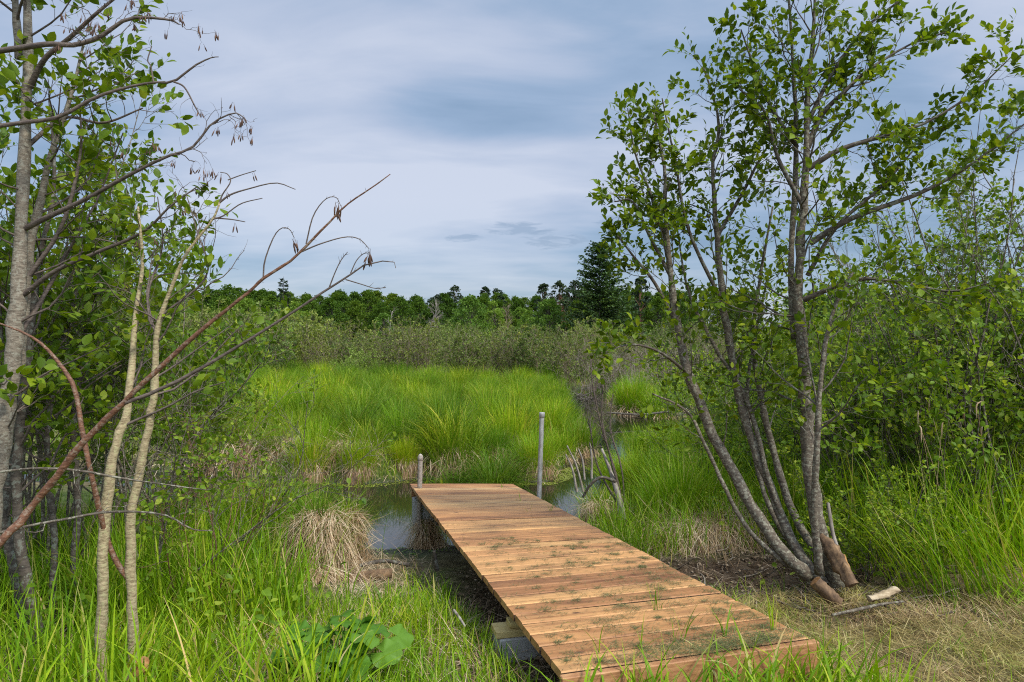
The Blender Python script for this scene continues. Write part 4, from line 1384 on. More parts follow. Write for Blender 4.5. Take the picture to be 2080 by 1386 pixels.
singles = [
    (955, 100, 606, lig[0], 8.0, 'rounded pale green tree in front of the dark pines at the middle of the skyline'),
    (1003, 104, 616, lig[1], 8.0, 'small upright yellow green tree right of the rounded pale tree'),
    (1115, 96, 612, lig[0], 8.0, 'broad light green tree left of the big dark conifer'),
    (1075, 100, 634, lig[1], 8.0, 'small light green tree left of the broad light one beside the conifer'),
    (600, 92, 618, lig[1], 8.0, 'light green tree behind the pale willow at the left end of the marsh'),
    (780, 104, 640, lig[0], 8.0, 'mid green round tree low in front of the forest edge'),
    (500, 100, 612, lig[0], 8.0, 'light green tree at the left of the forest edge just above the thicket'),
    (925, 165, 582, pin[0], 13.0, 'lone pine crown sticking up highest from the middle of the skyline'),
    (985, 165, 584, pin[1], 13.0, 'dark pine pair member with layered crown right of the lone pine'),
    (1012, 165, 586, pin[2], 13.0, 'dark layered pine just right of the pale green trees on the skyline'),
    (1105, 130, 578, pin[1], 13.0, 'dark pine with open crown left of the big conifer'),
    (1135, 126, 574, pin[0], 13.0, 'darkest pine touching the left side of the big conifer'),
    (1165, 128, 570, pin[2], 13.0, 'dark pine crown half hidden behind the big conifer'),
    (1300, 118, 566, pin[0], 13.0, 'dark pine right of the big conifer behind the alder leaves'),
]
for px, Yd, ptop, rt, H0, lab in singles:
    x = (px - 1040) / F * Yd
    z = gz(x, Yd)
    s = (CAM_H - (ptop - 693) / F * Yd - z) / H0
    o = place(rt, used, x, Yd, rf.uniform(0, 6.28), s, lab, z=z)

Yc = 92.0
xc = (1218 - 1040) / F * Yc
zc = gz(xc, Yc)
Hc = CAM_H - (490 - 693) / F * Yc - zc
t = spire_tree('conifer_tree', 'big dark bluish conifer with a pointed crown standing above the forest edge', 'tree', None, 151, Hc, 12.5, M['needle_dark'], M['bark_dark'], 42, 10, .36, .03, 16, -.05, .56)
t.location = (xc, Yc, zc)
Yc = 120.0
xc = (576 - 1040) / F * Yc
zc = gz(xc, Yc)
Hc = CAM_H - (562 - 693) / F * Yc - zc
t = spire_tree('pine_tree', 'small layered pine poking above the broadleaf forest left of the skyline', 'tree', None, 152, Hc, 5.2, M['needle_pine'], M['bark_dark'], 15, 6, .42, .45, 14, .05, .6)
t.location = (xc, Yc, zc)
# dead and bare trees in front of the forest
for px, Yd, ptop, lab, sd in ((877, 98, 612, 'bare pale grey tree in front of the forest left of the rounded pale tree', 161), (1032, 98, 622, 'bare grey brown tree between the light green trees', 162),
                              (785, 98, 628, 'thin white dead trunk in front of the forest edge', 163), (1140, 112, 600, 'rusty dead conifer beside the big dark conifer', 164)):
    x = (px - 1040) / F * Yd
    z = gz(x, Yd)
    H = CAM_H - (ptop - 693) / F * Yd - z
    if sd == 164:
        t = spire_tree('dead_conifer', lab, 'tree', None, sd, H, 2.6, M['needle_rust'], M['bark_red'], 16, 5, .35, .2, 12, -.1, .8)
        t.location = (x, Yd, z)
        continue
    t = thing('bare_tree', lab, 'tree', (x, Yd, z))
    p = Plant(sd)
    st = p.path((x, Yd, z - .2), (0, 0, 1), H, .09, 9, .05, .05, .3)
    p.stems = [st]
    p.sprout(st, 26 if sd != 163 else 8, .25, .98, H * .26, H * .12, 38, level=1, n2=6, len2=.9, wob=.12, bare=1, rmin=.022)
    finish(p, t, M['dead_wood'] if sd != 162 else M['twig_far'], M['leaf_olive'], stem_sides=6)


# ------------------------------------------------------------------ sedge, grass and thatch
def tussock(name, label, x, y, h, rad, n, mat, skirt=0, mound=.25, w=.006, lean=.2, bend=.9, skl=.45, seed=0, group=None, skw=.005, sk_arc=(0, 2 * np.pi), z=None, cat='tussock', ex=1.0):
    r = np.random.default_rng(seed)
    z = gz(x, y) - .03 if z is None else z
    t = thing(name, label, cat, (x, y, z), group)
    # mound
    mb = MB()
    k, s = 14, 6
    V, Q = [], []
    for a in range(s + 1):
        th = a / s * np.pi / 2
        for b in range(k):
            ph = b / k * 2 * np.pi
            rr = rad * .75 * math.cos(th) * (1 + .12 * r.standard_normal())
            V.append((x + ex * rr * math.cos(ph), y + rr * math.sin(ph), z + mound * (1 - math.cos(th) ** 1.7) * (1 + .05 * r.standard_normal()) - (.5 if a == 0 else .02)))
    for a in range(s):
        for b in range(k):
            Q.append((a * k + b, a * k + (b + 1) % k, (a + 1) * k + (b + 1) % k, (a + 1) * k + b))
    mb.add(V, Q)
    mb.build('mound', M['rot_wood'], t)
    if n:
        a = r.uniform(0, 2 * np.pi, n)
        q = np.sqrt(r.random(n))
        rr = rad * .7 * q
        P = np.stack([x + ex * rr * np.cos(a), y + rr * np.sin(a), z + mound * (1 - np.minimum(1, rr / (rad * .75)) ** 1.7) - .02], -1)
        mb = MB()
        blades(mb, P, h * r.uniform(.5, 1.15, n), w * r.uniform(.6, 1.3, n), a + r.normal(0, .7, n), lean + .25 * q, bend, 5, r, .15, .4)
        mb.build('blades', mat, t)
    if skirt:
        a = r.uniform(sk_arc[0], sk_arc[1], skirt)
        q = r.uniform(.08, 1.0, skirt)
        rr = rad * .78 * q
        P = np.stack([x + ex * rr * np.cos(a) + r.normal(0, rad * .16 * ex * ex, skirt), y + rr * np.sin(a) + r.normal(0, rad * .16, skirt), z + mound * (1 - q ** 1.7) + .012 + r.uniform(0, .03, skirt)], -1)
        mb = MB()
        blades(mb, P, skl * r.uniform(.5, 1.15, skirt), skw * r.uniform(.6, 1.3, skirt), np.arctan2(np.sin(a) * ex * ex, np.cos(a)) + r.normal(0, .5, skirt), np.where(r.random(skirt) < .1, 1.3, 2.05 + .5 * q), .4, 5, r, .3, .5, .8)
        mb.build('dead_skirt', M['grass_dry'], t)
    return t


def tpx(px, py, z):
    """ground-plan spot seen at photo pixel (px, py) if it lies at height z"""
    Yd = (CAM_H - z) * F / (py - 693.0)
    return (px - 1040) / F * Yd, Yd


T_ = tussock
x, y = tpx(560, 1105, -.58); T_('sedge_tussock', 'big green sedge tussock left of the pool above the pale dead skirts', x, y, .78, .5, 1100, M['grass_sedge'], 150, .28, .008, seed=201)
x, y = tpx(500, 1110, -.52); T_('sedge_tussock', 'green sedge tussock at the foot of the low bright shrub on the left', x, y, .72, .5, 900, M['grass_bright'], 100, .22, .008, seed=202)
x, y = tpx(610, 1062, -.66); T_('sedge_tussock', 'dark green sedge tussock leaning over the left side of the pool', x, y, .72, .42, 900, M['grass_sedge'], 150, .3, .007, .3, 1.2, seed=203)
x, y = tpx(560, 1045, -.62); T_('sedge_tussock', 'tall sedge tussock at the back of the left group by the pool', x, y, .8, .45, 900, M['grass_sedge'], 60, .25, .008, seed=204)
x, y = tpx(645, 1172, -.56); T_('dead_tussock', 'tall tan dead tussock with long hanging straw left of the mud', x, y, .5, .2, 420, M['grass_sedge'], 2400, .6, .006, skl=.36, seed=205, ex=1.7)
x, y = tpx(704, 1142, -.64); T_('dead_tussock', 'brown dead tussock with hanging straw at the edge of the mud', x, y, .5, .16, 300, M['grass_sedge'], 1600, .55, .006, skl=.32, seed=206, ex=1.4)
x, y = tpx(640, 1185, -.5); T_('dead_tussock', 'low flattened patch of straw in front of the hanging dead tussocks', x, y, .2, .24, 30, M['grass_bright'], 500, .12, .006, skl=.35, seed=207)
x, y = tpx(868, 1112, -.72); T_('dead_tussock', 'dark brown rooty tussock around the foot of the short pipe post', x, y, .25, .26, 40, M['grass_sedge'], 800, .34, .006, skl=.4, seed=208)
for k, (px, py, hh, rd, sk) in enumerate(((455, 955, .3, .5, 900), (530, 955, .35, .55, 1000), (590, 958, .45, .5, 1000), (640, 962, .35, .4, 800), (705, 966, .35, .38, 900))):
    x, y = tpx(px, py, -.74)
    T_('dead_tussock', ['leftmost pale straw hummock on the far bank behind the left shrubs', 'pale straw hummock on the far bank left of the tall one', 'tallest pale straw hummock on the far bank of the pool',
                        'pale straw hummock on the far bank between the tallest and the round one', 'round straw hummock on the far bank just above the dark water'][k],
       x, y, .5, rd, 60, M['grass_marsh'], sk, hh, .008, skl=.55, seed=210 + k, skw=.008, ex=1.6)
x, y = tpx(1000, 985, -.74); T_('sedge_tussock', 'big arching pale sedge tussock on the far bank behind the end of the boardwalk', x, y, 1.05, .5, 1000, M['grass_sedge'], 200, .3, .008, .25, 1.5, seed=220)
x, y = tpx(920, 985, -.74); T_('sedge_tussock', 'smaller arching sedge tussock left of the big arching one', x, y, .7, .4, 600, M['grass_sedge'], 150, .25, .008, .25, 1.3, seed=221)
x, y = tpx(835, 905, -.55); T_('dead_tussock', 'straw coloured patch in the middle of the green marsh bank', x, y, .5, .45, 60, M['grass_marsh'], 700, .35, .009, skl=.55, seed=222, skw=.009)
x, y = tpx(1285, 832, -.6); T_('sedge_tussock', 'bright grass clump on the dark cut bank at the stream bend', x, y, 1.0, .7, 900, M['grass_bright'], 500, .45, .014, .1, .6, skl=.8, seed=223, skw=.014)
x, y = tpx(1338, 838, -.6); T_('sedge_tussock', 'bright grass clump right of its twin on the dark cut bank', x, y, .9, .6, 800, M['grass_bright'], 500, .4, .014, .1, .6, skl=.8, seed=224, skw=.014)
for k, (px, py) in enumerate(((1245, 842), (1390, 850), (1440, 856), (1495, 862))):
    x, y = tpx(px, py, -.7)
    T_('dead_tussock', ['brown straw hummock below the bright clumps at the stream bend', 'brown straw hummock on the far bank left of the leaning alder trunk', 'brown straw hummock between the leaning alder trunks across the water',
                        'brown straw hummock across the water right of the leaning alder trunk'][k], x, y, .5, .6, 30, M['grass_marsh'], 800, .3, .012, skl=.7, seed=226 + k, skw=.012)
x, y = tpx(1470, 1064, -.33); T_('dead_tussock', 'broad tan mat of hanging dead grass behind the leaning alder trunks', x, y, .35, .85, 60, M['grass_bright'], 5200, .27, .005, skl=.36, seed=231, ex=1.25)
x, y = tpx(1565, 1052, -.33); T_('dead_tussock', 'tan hummock of dead grass between the alder trunks', x, y, .3, .55, 40, M['grass_bright'], 2400, .24, .005, skl=.35, seed=232, ex=1.5)
x, y = tpx(1215, 1040, -.6); T_('dead_tussock', 'brown rooty hummock with dead stems right of the tall post', x, y, .3, .36, 50, M['grass_sedge'], 900, .3, .006, skl=.4, seed=233)
x, y = tpx(1290, 1040, -.55); T_('dead_tussock', 'straw hummock between the rooty hummock and the tall bright grass', x, y, .4, .3, 90, M['grass_bright'], 600, .2, .006, skl=.35, seed=234)
x, y = tpx(1330, 1090, -.42); T_('dead_tussock', 'small straw hummock at the right edge of the boardwalk', x, y, .25, .2, 60, M['grass_bright'], 450, .12, .005, skl=.3, seed=235)
for k, (px, py, hh) in enumerate(((1380, 1050, .85), (1440, 1030, .9), (1330, 985, .8), (1400, 985, .85), (1285, 975, .75), (1480, 985, .8), (1228, 992, .55), (1262, 945, .7), (1310, 915, .7), (1365, 920, .75), (1440, 930, .8))):
    x, y = tpx(px, py, -.5)
    T_('sedge_tussock', ['tall bright grass clump nearest the leaning alder trunk', 'tall bright grass clump partly behind the leaning alder trunk', 'bright grass clump behind the rooty hummock', 'bright grass clump at the back of the right bank',
                         'bright grass clump by the water right of the tall post', 'bright grass clump between the alder trunks', 'low grass clump at the water right behind the rooty hummock', 'grass clump leaning over the water beyond the rooty hummock', 'grass clump on the point of the right bank', 'grass clump on the right bank before the stream bend', 'grass clump by the water left of the leaning trunks'][k], x, y, hh, .42, 900, M['grass_bright'], 60, .15, .009, .1, .7, seed=240 + k)


# tussocks crowding the far bank and the marsh behind it
G_T = 'sedge tussocks of the marsh across the pool'
tk = [T_('sedge_tussock', 'rounded green sedge tussock in the marsh across the pool', 0, 12, h_, .55, 700, mt_, sk_ + 260, .3, .009, .06, bd_, skl=.5, seed=260 + q, group=G_T, z=0.0, skw=.009)
      for q, (h_, mt_, bd_, sk_) in enumerate(((.85, M['grass_marsh'], .7, 60), (.95, M['grass_sedge'], .8, 90), (.85, M['grass_marsh'], .55, 30), (1.0, M['grass_sedge'], 1.15, 140)))]
for o_ in tk:   # their meshes are modelled round (0, 12)
    for ch in o_.children:
        ch.data.transform(__import__('mathutils').Matrix.Translation((o_.location.x - 0, o_.location.y - 12, 0)))
r_ = np.random.default_rng(270)
tused, got = set(), []
for q in range(6000):
    if q < 1500:
        x = r_.uniform(-5.2, 1.6)
        y = np.interp(x, _sp[:, 0], _sp[:, 1]) + r_.uniform(1.0, 2.6)
    else:
        y = 10.6 + 22 * r_.random() ** 1.3
        x = r_.uniform(-.46, .12 if y < 16 else .10) * y
    d_ = float(stream_dist(np.array([x]), np.array([y]))[0])
    if near_side(np.array([x]), np.array([y]))[0] or d_ < .08 or len(got) >= 200:
        continue
    if any((x - a) ** 2 + (y - b) ** 2 < (.54 + .022 * y) ** 2 for a, b in got):
        continue
    if min(abs(x - a) + abs(y - b) for a, b in ((-2.9, 12.3), (-1.6, 12.3), (-.35, 11.2))) < .5:
        continue
    got.append((x, y))
    if d_ < .7:
        y += .1
    rt = tk[r_.integers(4)]
    sc_f = r_.uniform(.55, 1.22) * (.92 if y < 12.2 else 1)
    place(rt, tused, x, y, r_.uniform(0, 6.28), sc_f)


def scatter(n, x0, x1, y0, y1, keep, r=None):
    r = r or rng
    x = r.uniform(x0, x1, n)
    y = r.uniform(y0, y1, n)
    k = keep(x, y) > r.random(n)
    return x[k], y[k]


def in_view(x, y, pad=.06):
    return (np.abs(x) < (.75 + pad) * y + .5)


# marsh across the stream: tufts in drifts, thinner blades near, coarser far
mb_m, mb_d, mb_s = MB(), MB(), MB()
for y0, y1, dens, per, w, hmean in ((10, 15, 1.5, 75, .0075, .55), (15, 21, 1.2, 70, .010, .55), (21, 30, 1.3, 55, .014, .6), (30, 42, 1.1, 44, .02, .58), (42, 62, .45, 34, .03, .6)):
    xs0, xs1 = -.62 * y1, .62 * y1
    n = int((xs1 - xs0) * (y1 - y0) * dens)
    x, y = scatter(n, xs0, xs1, y0, y1, lambda x, y: (in_view(x, y) & (~near_side(x, y)) & (stream_dist(x, y) > .05)).astype(float))
    rr = rng
    dr = .6 * vnoise(x * .45, y * .45, 21) + .4 * vnoise(x * 1.1, y * 1.1, 22)
    hh = hmean * (.28 + 1.5 * dr ** 1.5) * rr.uniform(.75, 1.3, len(x)) * (1 - .35 * sstep(27, 34, y))
    deep = (vnoise(x * .7, y * .7, 23) + rr.normal(0, .12, len(x))) > .56
    m = np.full(len(x), per)
    ci = np.repeat(np.arange(len(x)), per)
    nb = len(ci)
    rad = .30 * np.sqrt(rr.random(nb)) * rr.uniform(.8, 1.3, len(x))[ci]
    a = rr.uniform(0, 2 * np.pi, nb)
    bx, by = x[ci] + rad * np.cos(a), y[ci] + rad * np.sin(a)
    ok = stream_dist(bx, by) > .02
    bx, by, a, ci = bx[ok], by[ok], a[ok], ci[ok]
    P = np.stack([bx, by, terrain(bx, by) + .10 * (.3 - np.minimum(rad[ok], .3)) / .3], -1)
    dead = rr.random(len(ci)) < .05
    L = hh[ci] * rr.uniform(.5, 1.2, len(ci))
    W = w * rr.uniform(.6, 1.3, len(ci))
    az = a + rr.normal(0, .6, len(ci))
    g_ = ~dead
    for sel, tgt in ((g_ & ~deep[ci], mb_m), (g_ & deep[ci], mb_s)):
        blades(tgt, P[sel], L[sel], W[sel], az[sel], .12, .75, 4, rr, .12, .4)
    blades(mb_d, P[dead], L[dead] * .8, W[dead], az[dead], .35, 1.0, 4, rr, .2, .4)
    # lawn-like undergrowth between the tufts
    n2 = int((xs1 - xs0) * (y1 - y0) * dens * per * (.8 if y1 < 22 else .5))
    x, y = scatter(n2, xs0, xs1, y0, y1, lambda x, y: (in_view(x, y) & (~near_side(x, y)) & (stream_dist(x, y) > .04)).astype(float))
    P = np.stack([x, y, terrain(x, y)], -1)
    blades(mb_m, P, .28 * rr.uniform(.5, 1.3, len(x)), w * 1.1, None, .2, .8, 3, rr)
# straw along the far water edge
x, y = scatter(26000, -6, 3, 10, 15, lambda x, y: (in_view(x, y) & (~near_side(x, y)) & (stream_dist(x, y) > .03)).astype(float) * .9)
P = np.stack([x, y, terrain(x, y)], -1)
blades(mb_m, P, .34 * rng.uniform(.4, 1.3, len(x)), .008, None, .15, .8, 4)
x, y = scatter(60000, -9, 9, 9, 27, lambda x, y: (in_view(x, y) & (~near_side(x, y)) & (stream_dist(x, y) < .5) & (stream_dist(x, y) > .03)).astype(float) * .75)
P = np.stack([x, y, terrain(x, y) + .03], -1)
blades(mb_d, P, rng.uniform(.15, .42, len(x)), .006 + .0004 * y, None, .9, 1.3, 4)
o = mb_m.build('marsh_grass', M['grass_marsh'])
tag(o, kind='stuff')
o = mb_s.build('marsh_sedge', M['grass_sedge'])
tag(o, kind='stuff')
o = mb_d.build('dead_marsh_grass', M['grass_dry'])
tag(o, kind='stuff')

# near bank: grass of several heights
DK = lambda x, y, p=.05: on_deck(x, y, p)


def near_keep(x, y):
    m, l, w = masks(x, y)
    hay = np.hypot((x + 1.65) / .62, (y - 6.0) / .8) < 1
    bare_ = np.hypot((x + .95) / .8, (y - 6.35) / 1.0) < 1
    return (in_view(x, y, .15) & near_side(x, y) & (stream_dist(x, y) > .15) & ~DK(x, y, .02) & (m < .45) & ~hay) * np.where(bare_, .1, 1.0)


mbg, mbs, mbd = MB(), MB(), MB()
# tall bright grass, left
x, y = scatter(34000, -5.2, -.35, 2.2, 7.6, lambda x, y: near_keep(x, y) * np.clip(np.where(x < -1.3 - .12 * (y - 3), 1.0, .16) * (.1 + 1.2 * vnoise(x * 1.5, y * 1.5, 31)), 0, 1) * np.where(y > 4.2, .85, .5))
h = np.where(x < -1.25, np.where(y > 4.2, .58, .44), .24) * (.6 + .7 * vnoise(x * 1.1, y * 1.1, 32)) * rng.uniform(.5, 1.3, len(x))
P = np.stack([x, y, terrain(x, y) - .01], -1)
blades(mbg, P, h, np.where(rng.random(len(x)) < .3, .014, .008) * rng.uniform(.7, 1.3, len(x)), None, .12, .7, 6)
# broad long blades at the lower left
x, y = scatter(900, -2.3, -.75, 2.45, 3.4, lambda x, y: near_keep(x, y) * .5)
P = np.stack([x, y, terrain(x, y) - .01], -1)
blades(mbg, P, rng.uniform(.3, .62, len(x)), rng.uniform(.009, .016, len(x)), None, .25, .75, 8)
# short grass between the left edge of the boardwalk and the mud
x, y = scatter(26000, -2.2, .25, 2.4, 6.4, lambda x, y: near_keep(x, y) * np.clip(.15 + 1.0 * vnoise(x * 2.2, y * 2.2, 33), 0, 1) * .7)
P = np.stack([x, y, terrain(x, y) - .01], -1)
blades(mbg, P, rng.uniform(.07, .24, len(x)), rng.uniform(.004, .008, len(x)), None, .2, .7, 5)
# dry stems mixed in on the left
x, y = scatter(30000, -4.5, .2, 2.4, 6.8, lambda x, y: near_keep(x, y) * np.clip(1.5 * vnoise(x * 1.7, y * 1.7, 34) - .25, 0, 1) * .8)
P = np.stack([x, y, terrain(x, y) + .005], -1)
blades(mbd, P, rng.uniform(.08, .3, len(x)), .004, None, 1.15, .6, 4)
x, y = scatter(9000, -1.5, .15, 3.6, 7.4, lambda x, y: (~DK(x, y, .02)) * (stream_dist(x, y) > .9) * np.clip(1.5 * vnoise(x * 2.6, y * 2.6, 44) - .2, 0, 1))
P = np.stack([x, y, terrain(x, y) + rng.uniform(.004, .03, len(x))], -1)
blades(mbd, P, rng.uniform(.06, .26, len(x)), .004, None, 1.3, .4, 4)
x, y = scatter(3000, -.9, .15, 3.4, 6.0, lambda x, y: (~DK(x, y, .02)) * np.clip(1.5 * vnoise(x * 3, y * 3, 45) - .3, 0, 1) * .8)
P = np.stack([x, y, terrain(x, y) - .01], -1)
blades(mbg, P, rng.uniform(.08, .26, len(x)), rng.uniform(.005, .010, len(x)), None, .2, .8, 6)
# right of the boardwalk: strip along its edge and the bank behind
x, y = scatter(26000, .2, 2.4, 3.2, 9.5, lambda x, y: near_keep(x, y) * (1 - masks(x, y)[1] * .97) * np.clip(.1 + vnoise(x * 2, y * 2, 35), 0, 1) * .6 * (1 - masks(x, y)[2]))
P = np.stack([x, y, terrain(x, y) - .01], -1)
blades(mbg, P, rng.uniform(.08, .32, len(x)) * np.where(y > 6, 1.3, .8), rng.uniform(.004, .008, len(x)), None, .2, .8, 5)
x, y = scatter(60000, 1.0, 8, 6.6, 15, lambda x, y: near_keep(x, y) * np.clip(.2 + vnoise(x * .9, y * .9, 36), 0, 1) * (1 - masks(x, y)[1]) * .8)
P = np.stack([x, y, terrain(x, y) - .01], -1)
blades(mbg, P, .6 * rng.uniform(.5, 1.2, len(x)), .008 * rng.uniform(.6, 1.3, len(x)), None, .12, .75, 5)
# grass in front of and beside the near end of the boardwalk
x, y = scatter(1250, .15, 1.7, 2.5, 3.1, lambda x, y: ((~DK(x, y, .035)) & (y < 2.90 + .247 * (x - .2))).astype(float) * (.45 + .5 * (x > .5)))
P = np.stack([x, y, terrain(x, y) - .01], -1)
blades(mbg, P, rng.uniform(.12, .46, len(x)), rng.uniform(.007, .019, len(x)), None, .18, 1.0, 7)
x, y = scatter(5200, 1.05, 2.25, 2.55, 4.6, lambda x, y: near_keep(x, y) * (x < 1.406 - .2846 * (y - 3.24) + .12 + .3 * vnoise(x * 3, y * 3, 39)) * np.clip(1.3 * vnoise(x * 3, y * 3, 37) - .1, 0, 1) * .55)
P = np.stack([x, y, terrain(x, y) - .01], -1)
blades(mbg, P, rng.uniform(.08, .3, len(x)), rng.uniform(.005, .009, len(x)), None, .2, .8, 6)
# tall reed grass at the right
x, y = scatter(9000, 2.6, 6.5, 4.35, 7.2, lambda x, y: near_keep(x, y) * sstep(0, .5, y - 4.7 - .35 * np.abs(x - 3.7) * (x < 3.7)) * np.clip(.35 + .8 * vnoise(x * 1.6, y * 1.6, 38), 0, 1) * .8)
P = np.stack([x, y, terrain(x, y) - .01], -1)
blades(mbs, P, rng.uniform(.45, 1.12, len(x)), rng.uniform(.006, .014, len(x)), None, .12, .55, 7, None, .15, .35)
x, y = scatter(420, 2.75, 3.6, 4.35, 4.9, lambda x, y: np.full(len(x), .5))
P = np.stack([x, y, terrain(x, y) - .01], -1)
blades(mbs, P, rng.uniform(.5, 1.0, len(x)), rng.uniform(.006, .012, len(x)), np.pi * .97 + rng.normal(0, .35, len(x)), .35, .5, 7, None, .15, .3)
o = mbg.build('grass', M['grass_bright'])
tag(o, kind='stuff')
o = mbs.build('reed_grass', M['grass_bright'])
tag(o, kind='stuff')
# seed heads
mb = MB()
r_ = np.random.default_rng(44)
ln = []
for q in range(26):
    x, y = r_.uniform(3.0, 5.0), r_.uniform(4.9, 6.4)
    z = gz(x, y)
    h = r_.uniform(1.0, 1.3)
    top = np.array([x + r_.normal(0, .12), y + r_.normal(0, .1), z + h])
    ln.append((catmull([(x, y, z), ((x * 2 + top[0]) / 3, y, z + h * .6), top], 7), np.full(7, .0016)))
    ln.append((catmull([top - [0, 0, .1], top, top + [r_.normal(0, .02), 0, .03]], 7), np.array([.001, .004, .006, .007, .006, .004, .001])))
tubes(mb, ln, 4)
o = mb.build('seeding_grass', M['grass_dry'])
tag(o, kind='stuff')
o = mbd.build('dry_grass', M['grass_dry'])
tag(o, kind='stuff')

# mown strip at the lower right: tangled hay and short green shoots
mb, mb2 = MB(), MB()
x, y = scatter(100000, .9, 5.4, 2.4, 5.4, lambda x, y: near_keep(x, y) * masks(x, y)[2] * np.clip(.35 + .8 * vnoise(x * 2.5, y * 2.5, 41), 0, 1))
P = np.stack([x, y, terrain(x, y) + rng.uniform(0, .03, len(x)) + .05 * sstep(.45, .8, vnoise(x * 4, y * 4, 43))], -1)
blades(mb, P, rng.uniform(.05, .19, len(x)), rng.uniform(.002, .005, len(x)), None, 1.3, .5, 3, None, .22, .5)
x, y = scatter(11000, 1.0, 5.4, 2.4, 4.8, lambda x, y: near_keep(x, y) * masks(x, y)[2] * np.clip(1.6 * vnoise(x * 1.8, y * 1.8, 42) - .6, 0, 1))
P = np.stack([x, y, terrain(x, y)], -1)
blades(mb2, P, rng.uniform(.03, .13, len(x)), rng.uniform(.003, .006, len(x)), None, .3, .7, 4)
x, y = scatter(900, 3.1, 4.6, 3.9, 4.5, lambda x, y: np.full(len(x), .8))
P = np.stack([x, y, terrain(x, y) + .04], -1)
blades(mb2, P, rng.uniform(.2, .5, len(x)), rng.uniform(.005, .01, len(x)), rng.normal(.4, .6, len(x)), 1.25, .35, 5, None, .12, .2)
o = mb.build('mown_hay', M['grass_mown'])
tag(o, kind='stuff')
o = mb2.build('short_grass', M['grass_bright'])
tag(o, kind='stuff')

# clippings scattered on the boards
mb = MB()
nc = 330
cu_, cv_ = rng.beta(1.5, 1.0, nc), rng.random(nc) ** 1.25 * .46
cm_ = rng.integers(8, 55, nc)
ci_ = np.repeat(np.arange(nc), cm_)
sp_ = rng.uniform(.006, .03, nc)[ci_]
u = np.concatenate([cu_[ci_] + rng.normal(0, 1, len(ci_)) * sp_, rng.random(2600)])
v = np.concatenate([cv_[ci_] + rng.normal(0, 1, len(ci_)) * sp_ * .16, rng.random(2600) ** 1.4 * .62])
kp = (u > .01) & (u < .99) & (v > .002)
u, v = u[kp], v[kp]
P = deck_pt(u[:, None], v[:, None]) + np.array([0, 0, .0035])
blades(mb, P, rng.uniform(.012, .05, len(u)), rng.uniform(.0012, .0028, len(u)), None, 1.42, .12, 2, None, .06, .08)
n = 1700   # drift of clippings over the near right corner
u, v = rng.beta(4, 2.4, n), np.abs(rng.normal(0, .016, n)) - .006
P = deck_pt(u[:, None], v[:, None]) + np.stack([np.zeros(n), np.zeros(n), .006 + rng.random(n) * .035 * (vnoise(u * 7, v * 20, 52)) + .004], -1)
blades(mb, P, rng.uniform(.02, .08, n), rng.uniform(.0014, .003, n), None, 1.3, .3, 3, None, .12, .2)
o = mb.build('grass_clippings', M['clippings'])
tag(o, kind='stuff')
# blades pushing up through the gaps between boards
mb = MB()
for uu, vv, m_ in ((.93, .015, 7), (.62, .12, 5), (.36, .03, 6), (.52, .03, 6), (.2, .02, 3), (.72, .03, 6), (.78, .77, 3), (.72, .66, 2), (.9, .66, 3), (.83, .95, 3), (.3, .99, 4), (.15, .99, 5)):
    p = deck_pt(uu, round(vv * NP) / NP)
    P = np.repeat(p[None], m_, 0) + rng.normal(0, .012, (m_, 3)) * [1, .2, 0] - [0, 0, .02]
    blades(mb, P, rng.uniform(.08, .26 if vv < .2 else .13, m_), rng.uniform(.004, .009, m_), None, .15, .7, 6)
o = mb.build('sprouting_grass', M['grass_bright'])
tag(o, kind='stuff')

# brown litter in the hollow by the alder, under the boardwalk and on the banks
mb = MB()
x, y = scatter(26000, -1.2, 4.2, 3.0, 8.0, lambda x, y: masks(x, y)[1] * (stream_dist(x, y) > .1))
n = len(x)
P = np.stack([x, y, terrain(x, y) + rng.uniform(0, .025, n)], -1)
leaves(mb, P, np.stack([rng.normal(0, 1, n), rng.normal(0, 1, n), rng.normal(0, .25, n)], -1), rng.uniform(.012, .04, n), None, True, None, .5)
x, y = scatter(12000, -1.2, 4.4, 3.0, 8.0, lambda x, y: masks(x, y)[1] * (stream_dist(x, y) > .1))
P = np.stack([x, y, terrain(x, y) + .01], -1)
blades(mb, P, rng.uniform(.08, .35, len(x)), rng.uniform(.003, .006, len(x)), None, 1.45, .2, 3, None, .12, .3)
o = mb.build('leaf_litter', M['litter'])
tag(o, kind='stuff')

# dead brush: loose sticks lying over the litter and round the foot of the alder clump
r_ = np.random.default_rng(82)
ln = []
for q in range(230):
    if q < 120:
        x, y = r_.normal(2.45, .5), r_.normal(4.85, .33)
    elif q < 190:
        x, y = r_.normal(1.9, .6), r_.normal(5.7, .5)
    else:
        x, y = r_.uniform(-.9, .1), r_.uniform(4.6, 7.2)
    if DK(np.array([x]), np.array([y]), .12)[0]:
        continue
    L = r_.uniform(.12, .5)
    a = r_.uniform(0, np.pi)
    d = np.array([math.cos(a), math.sin(a), r_.normal(.03, .16)]) * L / 2
    c0 = np.array([x, y, gz(x, y) + r_.uniform(.005, .06)])
    ln.append((catmull([c0 - d, c0 + r_.normal(0, .02, 3), c0 + d], 6), np.linspace(1, .4, 6) * r_.uniform(.003, .009)))
mb = MB()
tubes(mb, ln, 5)
o = mb.build('dead_brush', M['brush'])
tag(o, kind='stuff')

# small broad-leaved weeds
mb = MB()


def weeds(n, x0, x1, y0, y1, f, s0, s1, hmax, stalks=True):
    x, y = scatter(n, x0, x1, y0, y1, f)
    k = len(x)
    P = np.stack([x, y, terrain(x, y) + rng.uniform(.01, hmax, k)], -1)
    leaves(mb, P, np.stack([rng.normal(0, 1, k), rng.normal(0, 1, k), rng.normal(.1, .3, k)], -1), rng.uniform(s0, s1, k), None, False, None, .5)


